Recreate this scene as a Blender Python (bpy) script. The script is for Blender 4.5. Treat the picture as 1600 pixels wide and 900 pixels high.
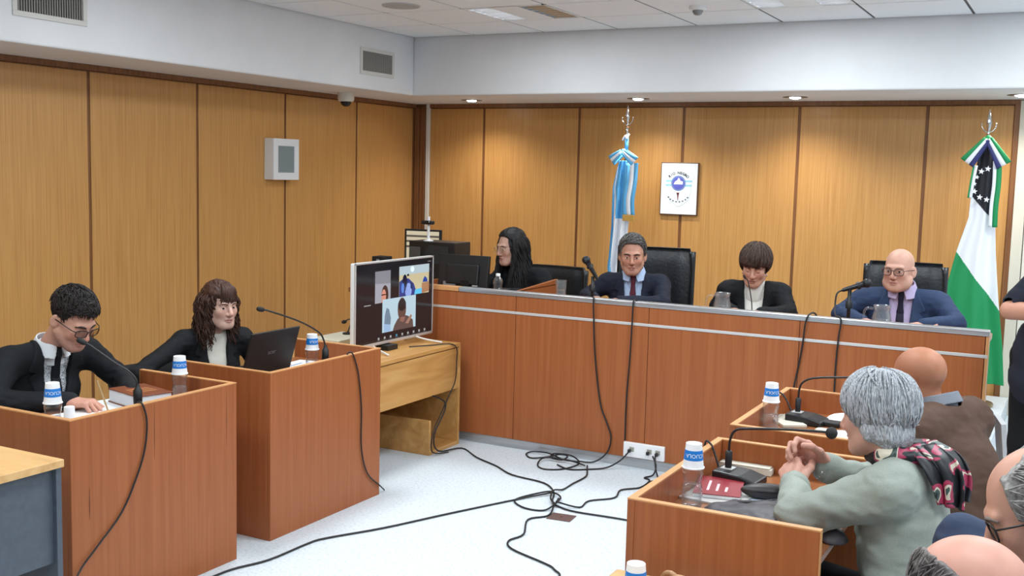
import bpy, bmesh, math, random
import numpy as np
from mathutils import Vector, Matrix

for o in list(bpy.data.objects):
    bpy.data.objects.remove(o)
SC = bpy.context.scene
COL = SC.collection
PI = math.pi

# ------------------------------------------------------------------ camera
cam_d = bpy.data.cameras.new('camera')
cam = bpy.data.objects.new('camera', cam_d)
COL.objects.link(cam)
cam_d.sensor_width = 36.0
cam_d.lens = 36.0 * 1697.5 / 1600.0
cam_d.clip_start = 0.05
pit, rol, yaw = math.radians(6.11), math.radians(1.44), math.radians(-27.84)
fw = Vector((math.sin(yaw) * math.cos(pit), math.cos(yaw) * math.cos(pit), -math.sin(pit)))
rt = Vector((math.cos(yaw), -math.sin(yaw), 0))
up = rt.cross(fw)
r2 = math.cos(rol) * rt + math.sin(rol) * up
u2 = -math.sin(rol) * rt + math.cos(rol) * up
M = Matrix((r2, u2, -fw)).transposed().to_4x4()
M.translation = (0, 0, 1.65)
cam.matrix_world = M
SC.camera = cam

# ------------------------------------------------------------------ world, lamps, exposure
w = bpy.data.worlds.new('world')
SC.world = w
w.use_nodes = True
w.node_tree.nodes['Background'].inputs[0].default_value = (0.8, 0.85, 0.9, 1)
w.node_tree.nodes['Background'].inputs[1].default_value = 0.05
SC.view_settings.view_transform = 'Standard'
SC.view_settings.look = 'None'
SC.view_settings.exposure = 1.02
SC.view_settings.gamma = 1.0
SC.view_settings.use_curve_mapping = False
SC.cycles.use_denoising = True
SC.cycles.max_bounces = 6
SC.cycles.diffuse_bounces = 4
SC.cycles.use_adaptive_sampling = True
SC.cycles.adaptive_threshold = 0.02
SC.cycles.transparent_max_bounces = 12
SC.cycles.sample_clamp_indirect = 6.0
SC.cycles.caustics_reflective = False
SC.cycles.caustics_refractive = False

TROFFER_W = 13.0      # watts of one ceiling fixture
DOWN_W = 22.0          # watts of one soffit downlight
LAMP_COL = (0.87, 0.955, 1.0)
ZC = 2.704            # ceiling height
TROFFERS = [(-3.45, 6.57), (-1.632, 6.57)] + [(x, y) for y in (4.17, 1.77, -0.63) for x in (-3.45, -1.632, 0.186, 2.0)] + [(0.186, 6.57), (2.0, 6.57)]
DOWNLIGHTS = [(-4.67, 8.03), (-3.17, 8.03), (-1.95, 8.03), (-0.455, 8.03)]
for i, (x, y) in enumerate(TROFFERS):
    l = bpy.data.lights.new('fluorescent_light', 'AREA')
    l.shape = 'SQUARE'; l.size = 0.5; l.energy = TROFFER_W * (0.5 if i == 0 else 0.8 if i == 1 else {6.57: 1.0, 4.17: 1.1, 1.77: 0.85, -0.63: 0.3}[y]); l.color = LAMP_COL
    o = bpy.data.objects.new('fluorescent_light', l); COL.objects.link(o)
    o.location = (x, y, ZC - 0.012)
    o['kind'] = 'helper'
for x, y in DOWNLIGHTS:
    l = bpy.data.lights.new('downlight_lamp', 'SPOT')
    l.energy = DOWN_W; l.color = (1.0, 0.96, 0.88); l.spot_size = math.radians(140); l.spot_blend = 1.0; l.shadow_soft_size = 0.03
    o = bpy.data.objects.new('downlight_lamp', l); COL.objects.link(o)
    o.location = (x, y, 2.215)
    o['kind'] = 'helper'

# ------------------------------------------------------------------ materials
MATS = {}
def mat(name, col, rough=0.5, metal=0.0, spec=None, emit=None, estr=1.0, coat=0.0, alpha=None):
    if name in MATS: return MATS[name]
    m = bpy.data.materials.new(name); m.use_nodes = True
    b = m.node_tree.nodes['Principled BSDF']
    b.inputs['Base Color'].default_value = (*col, 1)
    b.inputs['Roughness'].default_value = rough
    b.inputs['Metallic'].default_value = metal
    if spec is not None: b.inputs['Specular IOR Level'].default_value = spec
    if coat: b.inputs['Coat Weight'].default_value = coat
    if emit: b.inputs['Emission Color'].default_value = (*emit, 1); b.inputs['Emission Strength'].default_value = estr
    MATS[name] = m
    return m
def lin(r, g, b):
    f = lambda c: (c / 255 / 12.92) if c / 255 <= 0.04045 else ((c / 255 + 0.055) / 1.055) ** 2.4
    return (f(r), f(g), f(b))
def ramp_mat(name, stops, scale, rough=0.5, detail=4, noise_scale=1.0, bump=0.0, dist=0.0, coord='pos', spec=0.5, rnd=True, coat=0.0, metal=0.0):
    """noise -> colour ramp; scale = stretch vector of the noise (1/m)"""
    if name in MATS: return MATS[name]
    m = bpy.data.materials.new(name); m.use_nodes = True
    nt = m.node_tree; N = nt.nodes; L = nt.links
    b = N['Principled BSDF']; b.inputs['Roughness'].default_value = rough; b.inputs['Specular IOR Level'].default_value = spec
    b.inputs['Coat Weight'].default_value = coat; b.inputs['Metallic'].default_value = metal
    if coord == 'pos':
        g = N.new('ShaderNodeNewGeometry'); src = g.outputs['Position']
    else:
        g = N.new('ShaderNodeTexCoord'); src = g.outputs['Object']
    mp = N.new('ShaderNodeMapping'); mp.inputs['Scale'].default_value = scale
    if rnd:
        oi = N.new('ShaderNodeObjectInfo'); mu = N.new('ShaderNodeMath'); mu.operation = 'MULTIPLY'; mu.inputs[1].default_value = 37.0
        L.new(oi.outputs['Random'], mu.inputs[0])
        va = N.new('ShaderNodeVectorMath'); va.operation = 'ADD'; L.new(src, va.inputs[0]); L.new(mu.outputs[0], va.inputs[1]); src = va.outputs[0]
    L.new(src, mp.inputs['Vector'])
    no = N.new('ShaderNodeTexNoise'); no.inputs['Scale'].default_value = noise_scale; no.inputs['Detail'].default_value = detail
    no.inputs['Distortion'].default_value = dist
    L.new(mp.outputs[0], no.inputs['Vector'])
    cr = N.new('ShaderNodeValToRGB'); e = cr.color_ramp.elements
    e[0].position, e[0].color = stops[0][0], (*stops[0][1], 1)
    e[1].position, e[1].color = stops[-1][0], (*stops[-1][1], 1)
    for p, c in stops[1:-1]:
        q = e.new(p); q.color = (*c, 1)
    L.new(no.outputs['Fac'], cr.inputs['Fac']); L.new(cr.outputs[0], b.inputs['Base Color'])
    if bump:
        bp = N.new('ShaderNodeBump'); bp.inputs['Strength'].default_value = bump; bp.inputs['Distance'].default_value = 0.01
        L.new(no.outputs['Fac'], bp.inputs['Height']); L.new(bp.outputs[0], b.inputs['Normal'])
    MATS[name] = m
    return m
def attr_mat(name, rough=0.5, spec=0.4, sss=0.0):
    if name in MATS: return MATS[name]
    m = bpy.data.materials.new(name); m.use_nodes = True
    nt = m.node_tree; b = nt.nodes['Principled BSDF']; b.inputs['Roughness'].default_value = rough; b.inputs['Specular IOR Level'].default_value = spec
    a = nt.nodes.new('ShaderNodeAttribute'); a.attribute_name = 'Col'
    nt.links.new(a.outputs['Color'], b.inputs['Base Color'])
    if sss:
        b.inputs['Subsurface Weight'].default_value = sss; b.inputs['Subsurface Radius'].default_value = (0.012, 0.005, 0.003)
    MATS[name] = m
    return m
def glass_mat(name, tint=(1, 1, 1), fac=0.12, rough=0.03, milk=0.0):
    if name in MATS: return MATS[name]
    m = bpy.data.materials.new(name); m.use_nodes = True
    nt = m.node_tree; N = nt.nodes; N.remove(N['Principled BSDF'])
    t = N.new('ShaderNodeBsdfTransparent'); t.inputs[0].default_value = (*tint, 1)
    g = N.new('ShaderNodeBsdfGlossy'); g.inputs['Roughness'].default_value = rough
    lw = N.new('ShaderNodeLayerWeight'); lw.inputs['Blend'].default_value = fac
    mx = N.new('ShaderNodeMixShader')
    nt.links.new(lw.outputs['Facing'], mx.inputs[0]); nt.links.new(t.outputs[0], mx.inputs[1]); nt.links.new(g.outputs[0], mx.inputs[2])
    out = mx.outputs[0]
    if milk:
        df = N.new('ShaderNodeBsdfDiffuse'); df.inputs[0].default_value = (.9, .93, .95, 1); m2 = N.new('ShaderNodeMixShader'); m2.inputs[0].default_value = milk
        nt.links.new(out, m2.inputs[1]); nt.links.new(df.outputs[0], m2.inputs[2]); out = m2.outputs[0]
    nt.links.new(out, N['Material Output'].inputs[0])
    MATS[name] = m
    return m
PANEL = ramp_mat('oak_panel', [(0.25, lin(178, 127, 69)), (0.5, lin(194, 143, 82)), (0.75, lin(204, 154, 92))], (120, 120, 2.2), rough=0.36, detail=8)
DARKOAK = ramp_mat('dark_oak_trim', [(0.3, lin(112, 70, 38)), (0.7, lin(138, 90, 52))], (60, 60, 3), rough=0.45)
DESK = ramp_mat('cherry_veneer', [(0.25, lin(146, 81, 44)), (0.5, lin(156, 90, 51)), (0.75, lin(165, 98, 58))], (60, 60, 1.6), rough=0.38, detail=7, dist=0.3, spec=0.32)
DESKIN = ramp_mat('cherry_worktop', [(0.25, lin(132, 78, 46)), (0.75, lin(160, 102, 64))], (30, 3, 30), rough=0.3)
EDGE = mat('light_edge_band', lin(205, 148, 96), 0.4)
BEECH = ramp_mat('beech', [(0.25, lin(196, 150, 96)), (0.5, lin(212, 168, 112)), (0.75, lin(220, 180, 126))], (4, 30, 30), rough=0.4)
PINE = ramp_mat('pine', [(0.25, lin(176, 124, 66)), (0.5, lin(196, 146, 84)), (0.8, lin(214, 168, 106))], (14, 1.6, 14), rough=0.42, dist=0.8)
WHITEP = ramp_mat('white_paint', [(0.3, lin(218, 219, 221)), (0.7, lin(224, 225, 227))], (3, 3, 3), rough=0.7, rnd=False)
TILE = ramp_mat('ceiling_tile_board', [(0.3, lin(240, 243, 246)), (0.7, lin(246, 248, 251))], (60, 60, 60), rough=0.9)
GRID = mat('ceiling_grid', lin(70, 69, 68), 0.6)
FLOOR = ramp_mat('speckled_vinyl', [(0.32, lin(188, 198, 205)), (0.45, lin(208, 216, 222)), (0.6, lin(212, 220, 226)), (0.72, lin(224, 230, 235))], (75, 75, 75), rough=0.55, detail=3, rnd=False, spec=0.3)
ALU = ramp_mat('brushed_aluminium', [(0.3, lin(170, 172, 175)), (0.7, lin(205, 206, 208))], (3, 80, 80), rough=0.35, metal=0.8)
ALUL = mat('aluminium_strip', lin(205, 203, 200), 0.4, 0.3)
BLACKP = mat('black_plastic', lin(24, 25, 27), 0.4)
BLACKM = mat('matte_black', lin(16, 16, 17), 0.7)
CABLE = mat('cable_rubber', lin(22, 22, 24), 0.55)
WHITEPL = mat('white_plastic', lin(236, 236, 236), 0.35)
GREYP = mat('grey_plastic', lin(130, 132, 132), 0.5)
LEATHER = ramp_mat('black_leather', [(0.3, lin(22, 24, 26)), (0.7, lin(34, 37, 40))], (60, 60, 60), rough=0.33, bump=0.15, coord='obj')
CHROME = mat('chrome', lin(215, 215, 215), 0.12, 1.0)
PAPER = mat('paper', lin(238, 240, 242), 0.8)
GREYPAN = ramp_mat('slate_panel', [(0.3, lin(72, 80, 90)), (0.7, lin(80, 88, 98))], (40, 40, 40), rough=0.5)
BLUE = mat('cup_blue', lin(20, 122, 208), 0.4)
GLASS = glass_mat('clear_glass', (0.98, 0.99, 0.99), 0.2, 0.02, 0.05)
PET = glass_mat('clear_bottle', (0.97, 0.98, 0.99), 0.3, 0.04, 0.035)
WATER = glass_mat('water', (0.95, 0.97, 0.98), 0.12, 0.02, 0.05)
CREAM = mat('cream_paint', lin(214, 208, 192), 0.5)

# ------------------------------------------------------------------ object helpers
def tag(o, label=None, cat=None, group=None, kind=None):
    if label: o['label'] = label
    if cat: o['category'] = cat
    if group: o['group'] = group
    if kind: o['kind'] = kind
    return o
def empty(name, label=None, cat=None, loc=(0, 0, 0), rz=0.0, group=None, rot=None):
    o = bpy.data.objects.new(name, None); COL.objects.link(o)
    o.empty_display_size = 0.1
    o.location = loc
    o.rotation_euler = rot if rot else (0, 0, rz)
    return tag(o, label, cat, group)
def link(name, me, m=None, parent=None, loc=None, rot=None):
    o = bpy.data.objects.new(name, me); COL.objects.link(o)
    if m is not None and len(me.materials) == 0:
        for q in (m if isinstance(m, (list, tuple)) else [m]): me.materials.append(q)
    if parent is not None: o.parent = parent
    if loc is not None: o.location = loc
    if rot is not None: o.rotation_euler = rot
    return o
def copy_tree(o, parent=None, loc=None, rz=None):
    c = o.copy(); COL.objects.link(c)
    if parent is not None: c.parent = parent
    if loc is not None: c.location = loc
    if rz is not None: c.rotation_euler = (0, 0, rz)
    for ch in list(o.children): copy_tree(ch, c)
    return c

class MB:
    def __init__(s): s.v = []; s.f = []; s.mi = []; s.cur = 0
    def _add(s, vs, fs):
        n = len(s.v); s.v += [tuple(p) for p in vs]
        for f in fs: s.f.append([n + i for i in f]); s.mi.append(s.cur)
        return s
    def box(s, lo, hi, M=None):
        x0, y0, z0 = lo; x1, y1, z1 = hi
        vs = [(x0, y0, z0), (x1, y0, z0), (x1, y1, z0), (x0, y1, z0), (x0, y0, z1), (x1, y0, z1), (x1, y1, z1), (x0, y1, z1)]
        if M is not None: vs = [M @ Vector(p) for p in vs]
        return s._add(vs, [(0, 3, 2, 1), (4, 5, 6, 7), (0, 1, 5, 4), (1, 2, 6, 5), (2, 3, 7, 6), (3, 0, 4, 7)])
    def prism(s, poly, d, org=(0, 0, 0), ux=(1, 0, 0), uy=(0, 1, 0)):
        """polygon in plane (ux,uy) extruded by d along ux x uy"""
        ux = Vector(ux); uy = Vector(uy); n = ux.cross(uy); o = Vector(org); k = len(poly)
        vs = [o + ux * p[0] + uy * p[1] for p in poly] + [o + ux * p[0] + uy * p[1] + n * d for p in poly]
        return s._add(vs, [list(range(k - 1, -1, -1)), list(range(k, 2 * k))] + [(i, (i + 1) % k, k + (i + 1) % k, k + i) for i in range(k)])
    def lathe(s, prof, seg=20, M=None, cap=True):
        vs = []
        for r, z in prof:
            for i in range(seg):
                a = 2 * PI * i / seg; vs.append(Vector((r * math.cos(a), r * math.sin(a), z)))
        if M is not None: vs = [M @ p for p in vs]
        fs = []
        for j in range(len(prof) - 1):
            for i in range(seg):
                fs.append((j * seg + i, j * seg + (i + 1) % seg, (j + 1) * seg + (i + 1) % seg, (j + 1) * seg + i))
        if cap: fs.append(list(range(seg - 1, -1, -1))); k = (len(prof) - 1) * seg; fs.append([k + i for i in range(seg)])
        return s._add(vs, fs)
    def tube(s, pts, r, seg=8, closed=False):
        pts = [Vector(p) for p in pts]; n = len(pts); rs = r if isinstance(r, (list, tuple)) else [r] * n
        vs = []; prev = None
        for i, p in enumerate(pts):
            t = (pts[(i + 1) % n] - pts[i - 1]) if (closed or 0 < i < n - 1) else (pts[1] - pts[0] if i == 0 else pts[-1] - pts[-2])
            if t.length < 1e-9: t = Vector((0, 0, 1))
            t.normalize()
            if prev is None:
                a = Vector((0, 0, 1)) if abs(t.z) < 0.9 else Vector((1, 0, 0)); u = t.cross(a).normalized()
            else:
                u = (prev - t * prev.dot(t))
                u = u.normalized() if u.length > 1e-6 else t.orthogonal().normalized()
            prev = u; v = t.cross(u)
            for k in range(seg):
                a = 2 * PI * k / seg; vs.append(p + (u * math.cos(a) + v * math.sin(a)) * rs[i])
        fs = []
        for i in range(n if closed else n - 1):
            j = (i + 1) % n
            for k in range(seg): fs.append((i * seg + k, i * seg + (k + 1) % seg, j * seg + (k + 1) % seg, j * seg + k))
        if not closed: fs.append(list(range(seg - 1, -1, -1))); fs.append([(n - 1) * seg + k for k in range(seg)])
        return s._add(vs, fs)
    def sphere(s, c, r, su=14, sv=10, M=None):
        r = r if isinstance(r, (tuple, list)) else (r, r, r)
        prof = []
        vs = [Vector((0, 0, -1))]
        for j in range(1, sv):
            a = -PI / 2 + PI * j / sv
            for i in range(su): b = 2 * PI * i / su; vs.append(Vector((math.cos(a) * math.cos(b), math.cos(a) * math.sin(b), math.sin(a))))
        vs.append(Vector((0, 0, 1)))
        vs = [Vector((p.x * r[0], p.y * r[1], p.z * r[2])) for p in vs]
        if M is not None: vs = [M @ p for p in vs]
        vs = [p + Vector(c) for p in vs]
        fs = [(0, 1 + (i + 1) % su, 1 + i) for i in range(su)]
        for j in range(sv - 2):
            for i in range(su): fs.append((1 + j * su + i, 1 + j * su + (i + 1) % su, 1 + (j + 1) * su + (i + 1) % su, 1 + (j + 1) * su + i))
        k = 1 + (sv - 2) * su
        fs += [(k + i, k + (i + 1) % su, k + su) for i in range(su)]
        return s._add(vs, fs)
    def mesh(s, name, bevel=0.0, smooth=False, seg=2):
        me = bpy.data.meshes.new(name); me.from_pydata(s.v, [], s.f)
        me.polygons.foreach_set('material_index', s.mi)
        if bevel:
            bm = bmesh.new(); bm.from_mesh(me)
            es = [e for e in bm.edges if len(e.link_faces) == 2 and e.calc_face_angle(0) > 0.6]
            bmesh.ops.bevel(bm, geom=es, offset=bevel, segments=seg, affect='EDGES', profile=0.5, clamp_overlap=True)
            bm.to_mesh(me); bm.free()
        if smooth:
            me.polygons.foreach_set('use_smooth', [True] * len(me.polygons))
            if smooth == 'auto':
                try: me.set_sharp_from_angle(angle=math.radians(40))
                except Exception: pass
        me.update()
        return me
    def build(s, name, m, parent=None, bevel=0.0, smooth=False, seg=2, loc=None, rot=None):
        return link(name, s.mesh(name, bevel, smooth, seg), m, parent, loc, rot)

def smooth_path(pts, n=6):
    """Catmull-Rom"""
    P = [Vector(p) for p in pts]; out = []
    for i in range(len(P) - 1):
        p0 = P[max(i - 1, 0)]; p1 = P[i]; p2 = P[i + 1]; p3 = P[min(i + 2, len(P) - 1)]
        for k in range(n):
            t = k / n
            out.append(0.5 * ((2 * p1) + (p2 - p0) * t + (2 * p0 - 5 * p1 + 4 * p2 - p3) * t * t + (3 * p1 - p0 - 3 * p2 + p3) * t ** 3))
    out.append(P[-1])
    return out
def text_mesh(txt, size, depth=0.0004, align='CENTER', spacing=1.0, bold=0.0):
    cu = bpy.data.curves.new('lettering', 'FONT'); cu.body = txt; cu.size = size; cu.extrude = depth; cu.align_x = align; cu.align_y = 'CENTER'; cu.resolution_u = 3; cu.offset = bold
    cu.space_character = spacing
    o = bpy.data.objects.new('lettering', cu); COL.objects.link(o)
    bpy.context.view_layer.update()
    me = bpy.data.meshes.new_from_object(o.evaluated_get(bpy.context.evaluated_depsgraph_get()))
    bpy.data.objects.remove(o); bpy.data.curves.remove(cu)
    return me
# ------------------------------------------------------------------ the room
XL, YB, ZS = -5.52, 8.48, 2.241      # left wall, back wall, soffit underside
XR, YF = 4.2, -3.0
SX, SY = -4.90, 7.49                  # soffit faces
def struct(name, mb, m, bevel=0.0):
    o = mb.build(name, m, bevel=bevel); o['kind'] = 'structure'; return o
struct('floor', MB().box((XL - .1, YF - .1, -0.1), (XR + .1, YB + .1, 0)), FLOOR)
wl = struct('wall_left', MB().box((XL - .12, YF, 0), (XL - .008, YB + .1, 2.95)), DARKOAK)
wb = struct('wall_back', MB().box((XL - .1, YB + .008, 0), (-0.47, YB + .12, 2.95)), DARKOAK)
struct('wall_right', MB().box((XR, YF, 0), (XR + .1, YB + .1, 2.95)), WHITEP)
struct('wall_front', MB().box((XL - .1, YF - .1, 0), (XR + .1, YF, 2.95)), WHITEP)
struct('wall_side', MB().box((0.52, YB, 0), (XR + .1, YB + .12, 2.95)), WHITEP)
# panels: one object each
def panel_mesh(w, h, axis):
    if axis == 'x': mb = MB().box((0, 0, 0), (w, 0.0085, h))
    else: mb = MB().box((-0.0085, 0, 0), (0, w, h))
    return mb.mesh('panel', bevel=0.002, seg=1)
G = 0.012
bx = [-5.40, -4.80, -3.873, -2.946, -2.019, -1.092, -0.506]
cache = {}
for a, b in zip(bx[:-1], bx[1:]):
    wdt = round(b - a - 2 * G, 3)
    me = cache.setdefault(wdt, panel_mesh(wdt, 2.20, 'x'))
    link('panel', me, PANEL, wb, (a + G, YB, 0))
ly = [0.13, 1.06, 1.99, 2.92, 3.85, 4.78, 5.71, 6.645, 7.57, 8.44]
for a, b in zip(ly[:-1], ly[1:]):
    wdt = round(b - a - 2 * G, 3)
    me = cache.setdefault(('y', wdt), panel_mesh(wdt, 2.20, 'y'))
    link('panel', me, PANEL, wl, (XL, a + G, 0))
MB().box((XL - .008, -3, 0), (XL, 0.13, 2.2)).build('panel', PANEL, wl)
# corner post with moulding, top trims
tr = MB()
tr.box((XL, YB - .02, 0), (XL + .05, YB + .016, 2.215)); tr.box((XL + .055, YB - .012, 0), (XL + .09, YB + .016, 2.215)); tr.box((XL + .095, YB - .02, 0), (XL + .118, YB + .016, 2.215))
struct('trim_1', tr, DARKOAK, 0.003)
struct('trim_2', MB().box((XL + .118, YB - .022, 2.207), (-0.47, YB + .01, ZS)), DARKOAK, 0.002)
struct('trim_3', MB().box((XL - .01, -3, 2.207), (XL + .022, YB - .022, ZS)), DARKOAK, 0.002)
struct('trim_4', MB().box((-0.515, YB - .02, 0), (-0.478, YB + .02, 2.215)), DARKOAK, 0.003)
# soffits
sm = MB().box((XL - .12, SY, ZS), (XR + .1, YB + .12, 2.96))
struct('trim_5', sm, WHITEP, 0.012)
struct('trim_6', MB().box((XL - .12, YF, ZS), (SX, SY - .001, 2.96)), WHITEP, 0.012)
# door at the right end of the back wall
dr = MB(); dr.box((-0.478, YB - .03, 0), (-0.405, YB + .05, 2.235)); dr.box((0.45, YB - .03, 0), (0.52, YB + .05, 2.235)); dr.box((-0.405, YB - .03, 2.16), (0.45, YB + .05, 2.235))
struct('trim_7', dr, CREAM, 0.004)
d1 = struct('door_1', MB().box((-0.40, YB, 0.01), (0.445, YB + .04, 2.155)), mat('door_paint', lin(226, 222, 210), 0.5), 0.004)
hb = MB(); hb.lathe([(0.026, 0), (0.026, 0.008), (0.01, 0.012), (0.01, 0.05)], 14, Matrix.Translation((-0.33, YB, 1.02)) @ Matrix.Rotation(PI / 2, 4, 'X')); hb.box((-0.335, YB - .055, 1.01), (-0.22, YB - .04, 1.03))
hb.build('door_handle', CHROME, d1, smooth='auto')
# ceiling: slab, grid bars, tiles
cx = [SX, -4.34, -3.738, -3.136, -2.534, -1.932, -1.33, -0.728, -0.126, 0.476]
cy = [SY, 6.87, 6.27, 5.67, 5.07, 4.47]
ce = struct('ceiling', MB().box((XL, YF, ZC + .125), (XR, SY + .1, ZC + .2)).box((SX, YF, ZC), (XR, cy[-1], ZC + .12)).box((cx[-1], cy[-1] - .01, ZC), (XR, SY + .01, ZC + .12)), TILE)
gb = MB()
for x in cx: gb.box((x - .012, cy[-1], ZC + .004), (x + .012, SY, ZC + .012))
for y in cy: gb.box((SX, y - .012, ZC + .004), (cx[-1], y + .012, ZC + .012))
gb.build('grid_bar', GRID, ce)
skip = {(2, 1), (5, 1)}
tcache = {}
for i in range(len(cx) - 1):
    for j in range(len(cy) - 1):
        if (i, j) in skip: continue
        wx = round(cx[i + 1] - cx[i] - .017, 3); wy = round(cy[j] - cy[j + 1] - .017, 3)
        if (wx, wy) not in tcache: tcache[(wx, wy)] = MB().box((0, 0, 0), (wx, wy, 0.014)).mesh('tile', bevel=0.002, seg=1)
        link('tile', tcache[(wx, wy)], TILE, ce, (cx[i] + .0085, cy[j + 1] + .0085, ZC))
MIRROR = mat('louvre_mirror', lin(190, 192, 195), 0.15, 1.0); LIT_SATIN = mat('louvre_lit_satin', lin(220, 222, 225), 0.45, 0.3)  # paler satin copy for lit troughs, their brightness put into the colour
LIT = mat('lit_tube', (1, 1, 1), 0.5, emit=(0.93, 0.97, 1.0), estr=5.0)
UNLIT = mat('unlit_tube', lin(150, 150, 148), 0.3)
def troffer(x, y, label, lit):
    t = empty('ceiling_light', label, 'ceiling light', (x, y, ZC), group='recessed ceiling lights')
    f = MB(); h = .298
    for s in (-1, 1):
        f.box((min(s * h, s * (h - .014)), -h, -.001), (max(s * h, s * (h - .014)), h, .10)); f.box((-h, min(s * h, s * (h - .014)), -.001), (h, max(s * h, s * (h - .014)), .10))
    f.box((-.10, -h, 0), (.10, h, .008)); f.box((-h, -h, .095), (h, h, .11))
    f.build('frame', WHITEPL, t)
    for k, s in enumerate((-1, 1)):
        x0, x1 = sorted((s * .10, s * .284))
        r = MB(); r.box((x0, -.284, .0), (x0 + .003, .284, .09)); r.box((x1 - .003, -.284, .0), (x1, .284, .09)); r.box((x0, -.284, .088), (x1, .284, .092))
        lm = LIT_SATIN if lit[k] else MIRROR; rf = r.build('reflector', lm, t)
        for q in range(7):
            yy = -.255 + q * .085
            MB().prism([(yy - .004, 0), (yy + .004, 0), (yy + .012, .045), (yy - .012, .045)], x1 - x0 - .006, (x0 + .003, 0, 0), (0, 1, 0), (0, 0, 1)).build('louvre_blade', lm, rf)
        xm = (x0 + x1) / 2
        MB().tube([(xm, -.28, .068), (xm, .28, .068)], .013, 10).build('tube', LIT if lit[k] else UNLIT, t, smooth=True)
    return t
troffer(-3.437, 6.57, 'square louvred ceiling light with only its left tube lit, nearest the corner', (1, 0))
troffer(-1.631, 6.57, 'square louvred ceiling light with both tubes lit, above the judges', (1, 1))
DIFF = mat('diffuser', (1, 1, 1), 0.5, emit=(0.95, 0.98, 1), estr=2.0)
for x, y in TROFFERS:
    if y == 6.57 and x < 0: continue
    t = empty('ceiling_light', 'square recessed ceiling light behind the viewer, outside the picture', 'ceiling light', (x, y, ZC), group='recessed ceiling lights outside the picture')
    MB().box((-.3, -.3, -.004), (.3, .3, -.001)).build('frame', WHITEPL, t)
    MB().box((-.26, -.26, -.008), (.26, .26, -.004)).build('diffuser', DIFF, t)
# round ceiling speaker and smoke detector
s = empty('ceiling_speaker', 'flat round grey loudspeaker set in the ceiling tiles near the corner', 'loudspeaker', (-4.04, 6.01, ZC))
MB().lathe([(0.125, -.001), (0.125, -.006), (0.118, -.008)], 36, cap=False).build('rim', mat('speaker_rim', lin(190, 190, 188), 0.5), s, smooth='auto')
MB().lathe([(0.118, -.0075), (0.08, -.010), (0.0005, -.011)], 36, cap=False).build('grille', ramp_mat('speaker_grille', [(0.4, lin(170, 170, 168)), (0.6, lin(188, 188, 186))], (300, 300, 300), rough=0.7), s, smooth=True)
s = empty('smoke_detector', 'white round smoke detector with grey dome on the ceiling', 'smoke detector', (-2.25, 6.65, ZC))
MB().lathe([(0.055, -.0005), (0.055, -.014), (0.05, -.022), (0.034, -.026)], 28).build('base', WHITEPL, s, smooth='auto')
MB().lathe([(0.034, -.026), (0.032, -.036), (0.022, -.050), (0.012, -.054), (0.001, -.055)], 24).build('dome', GREYP, s, smooth=True)
# downlights
DL = mat('lamp_face', (1, 1, 1), 0.5, emit=(1.0, 0.98, 0.95), estr=18.0)
nm = ['nearest the room corner', 'above the light blue flag', 'above the woman judge', 'at the door end']
for i, (x, y) in enumerate(DOWNLIGHTS):
    t = empty('downlight', 'small round downlight in the soffit ' + nm[i], 'downlight', (x, y, ZS), group='soffit downlights')
    MB().lathe([(0.088, 0.0), (0.088, -.003), (0.05, -.005), (0.046, 0.0)], 28, cap=False).build('bezel', mat('bezel', lin(96, 90, 86), 0.35, 0.4), t, smooth='auto')
    MB().lathe([(0.042, -.001), (0.036, -.010), (0.02, -.014), (0.001, -.015)], 20).build('lamp', DL, t, smooth=True)
# air grilles in the left soffit
def vent(y0, y1, z0, z1, label, n):
    t = empty('air_vent', label, 'air vent', (SX, (y0 + y1) / 2, (z0 + z1) / 2), group='air vents in the soffit')
    hy = (y1 - y0) / 2; hz = (z1 - z0) / 2; f = MB(); m_ = .028
    f.box((0, -hy - m_, hz), (.008, hy + m_, hz + m_)); f.box((0, -hy - m_, -hz - m_), (.008, hy + m_, -hz)); f.box((0, -hy - m_, -hz), (.008, -hy, hz)); f.box((0, hy, -hz), (.008, hy + m_, hz))
    f.build('frame', mat('vent_frame', lin(205, 203, 198), 0.6), t, bevel=0.002)
    MB().box((0, -hy, -hz), (.001, hy, hz)).build('backing', mat('vent_dark', lin(52, 50, 48), 0.8), t)
    me = MB().box((.001, -.0028, -hz), (.007, .0028, hz)).mesh('slat')
    for i in range(n): link('slat', me, mat('vent_slat', lin(150, 147, 142), 0.6), t, (0, -hy + (i + .5) * 2 * hy / n, 0))
vent(3.80, 4.21, 2.405, 2.56, 'slatted air vent at the top edge left, cut by the picture', 26)
vent(6.78, 7.17, 2.38, 2.525, 'small slatted air vent in the soffit near the corner', 30)
# dome camera under the soffit
t = empty('dome_camera', 'white dome security camera with dark lens under the soffit', 'camera', (-5.30, 7.12, ZS))
MB().lathe([(0.064, 0), (0.066, -.045), (0.06, -.066), (0.045, -.070)], 28).build('housing', mat('camera_white', lin(222, 218, 208), 0.45), t, smooth='auto')
MB().lathe([(0.044, -.070), (0.042, -.085), (0.03, -.100), (0.012, -.108), (0.001, -.109)], 24).build('dome', mat('smoked_dome', lin(20, 20, 24), 0.08), t, smooth=True)
# white box with grey window on the left wall
t = empty('wall_panel', 'white square wall box with a grey glass front on the left wall', 'wall box', (XL, 6.55, 1.70))
MB().box((0, -.148, -.155), (.085, .148, .155)).build('case', mat('box_white', lin(226, 229, 232), 0.4), t, bevel=0.004)
f = MB(); f.box((.085, -.148, .100), (.092, .148, .155)); f.box((.085, -.148, -.155), (.092, .148, -.100)); f.box((.085, -.148, -.1), (.092, -.095, .1)); f.box((.085, .095, -.1), (.092, .148, .1))
f.build('frame', mat('box_white', (1, 1, 1)), t, bevel=0.002)
MB().box((.085, -.095, -.1), (.0865, .095, .1)).build('glass_front', mat('grey_glass', lin(128, 142, 146), 0.08), t)
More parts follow.
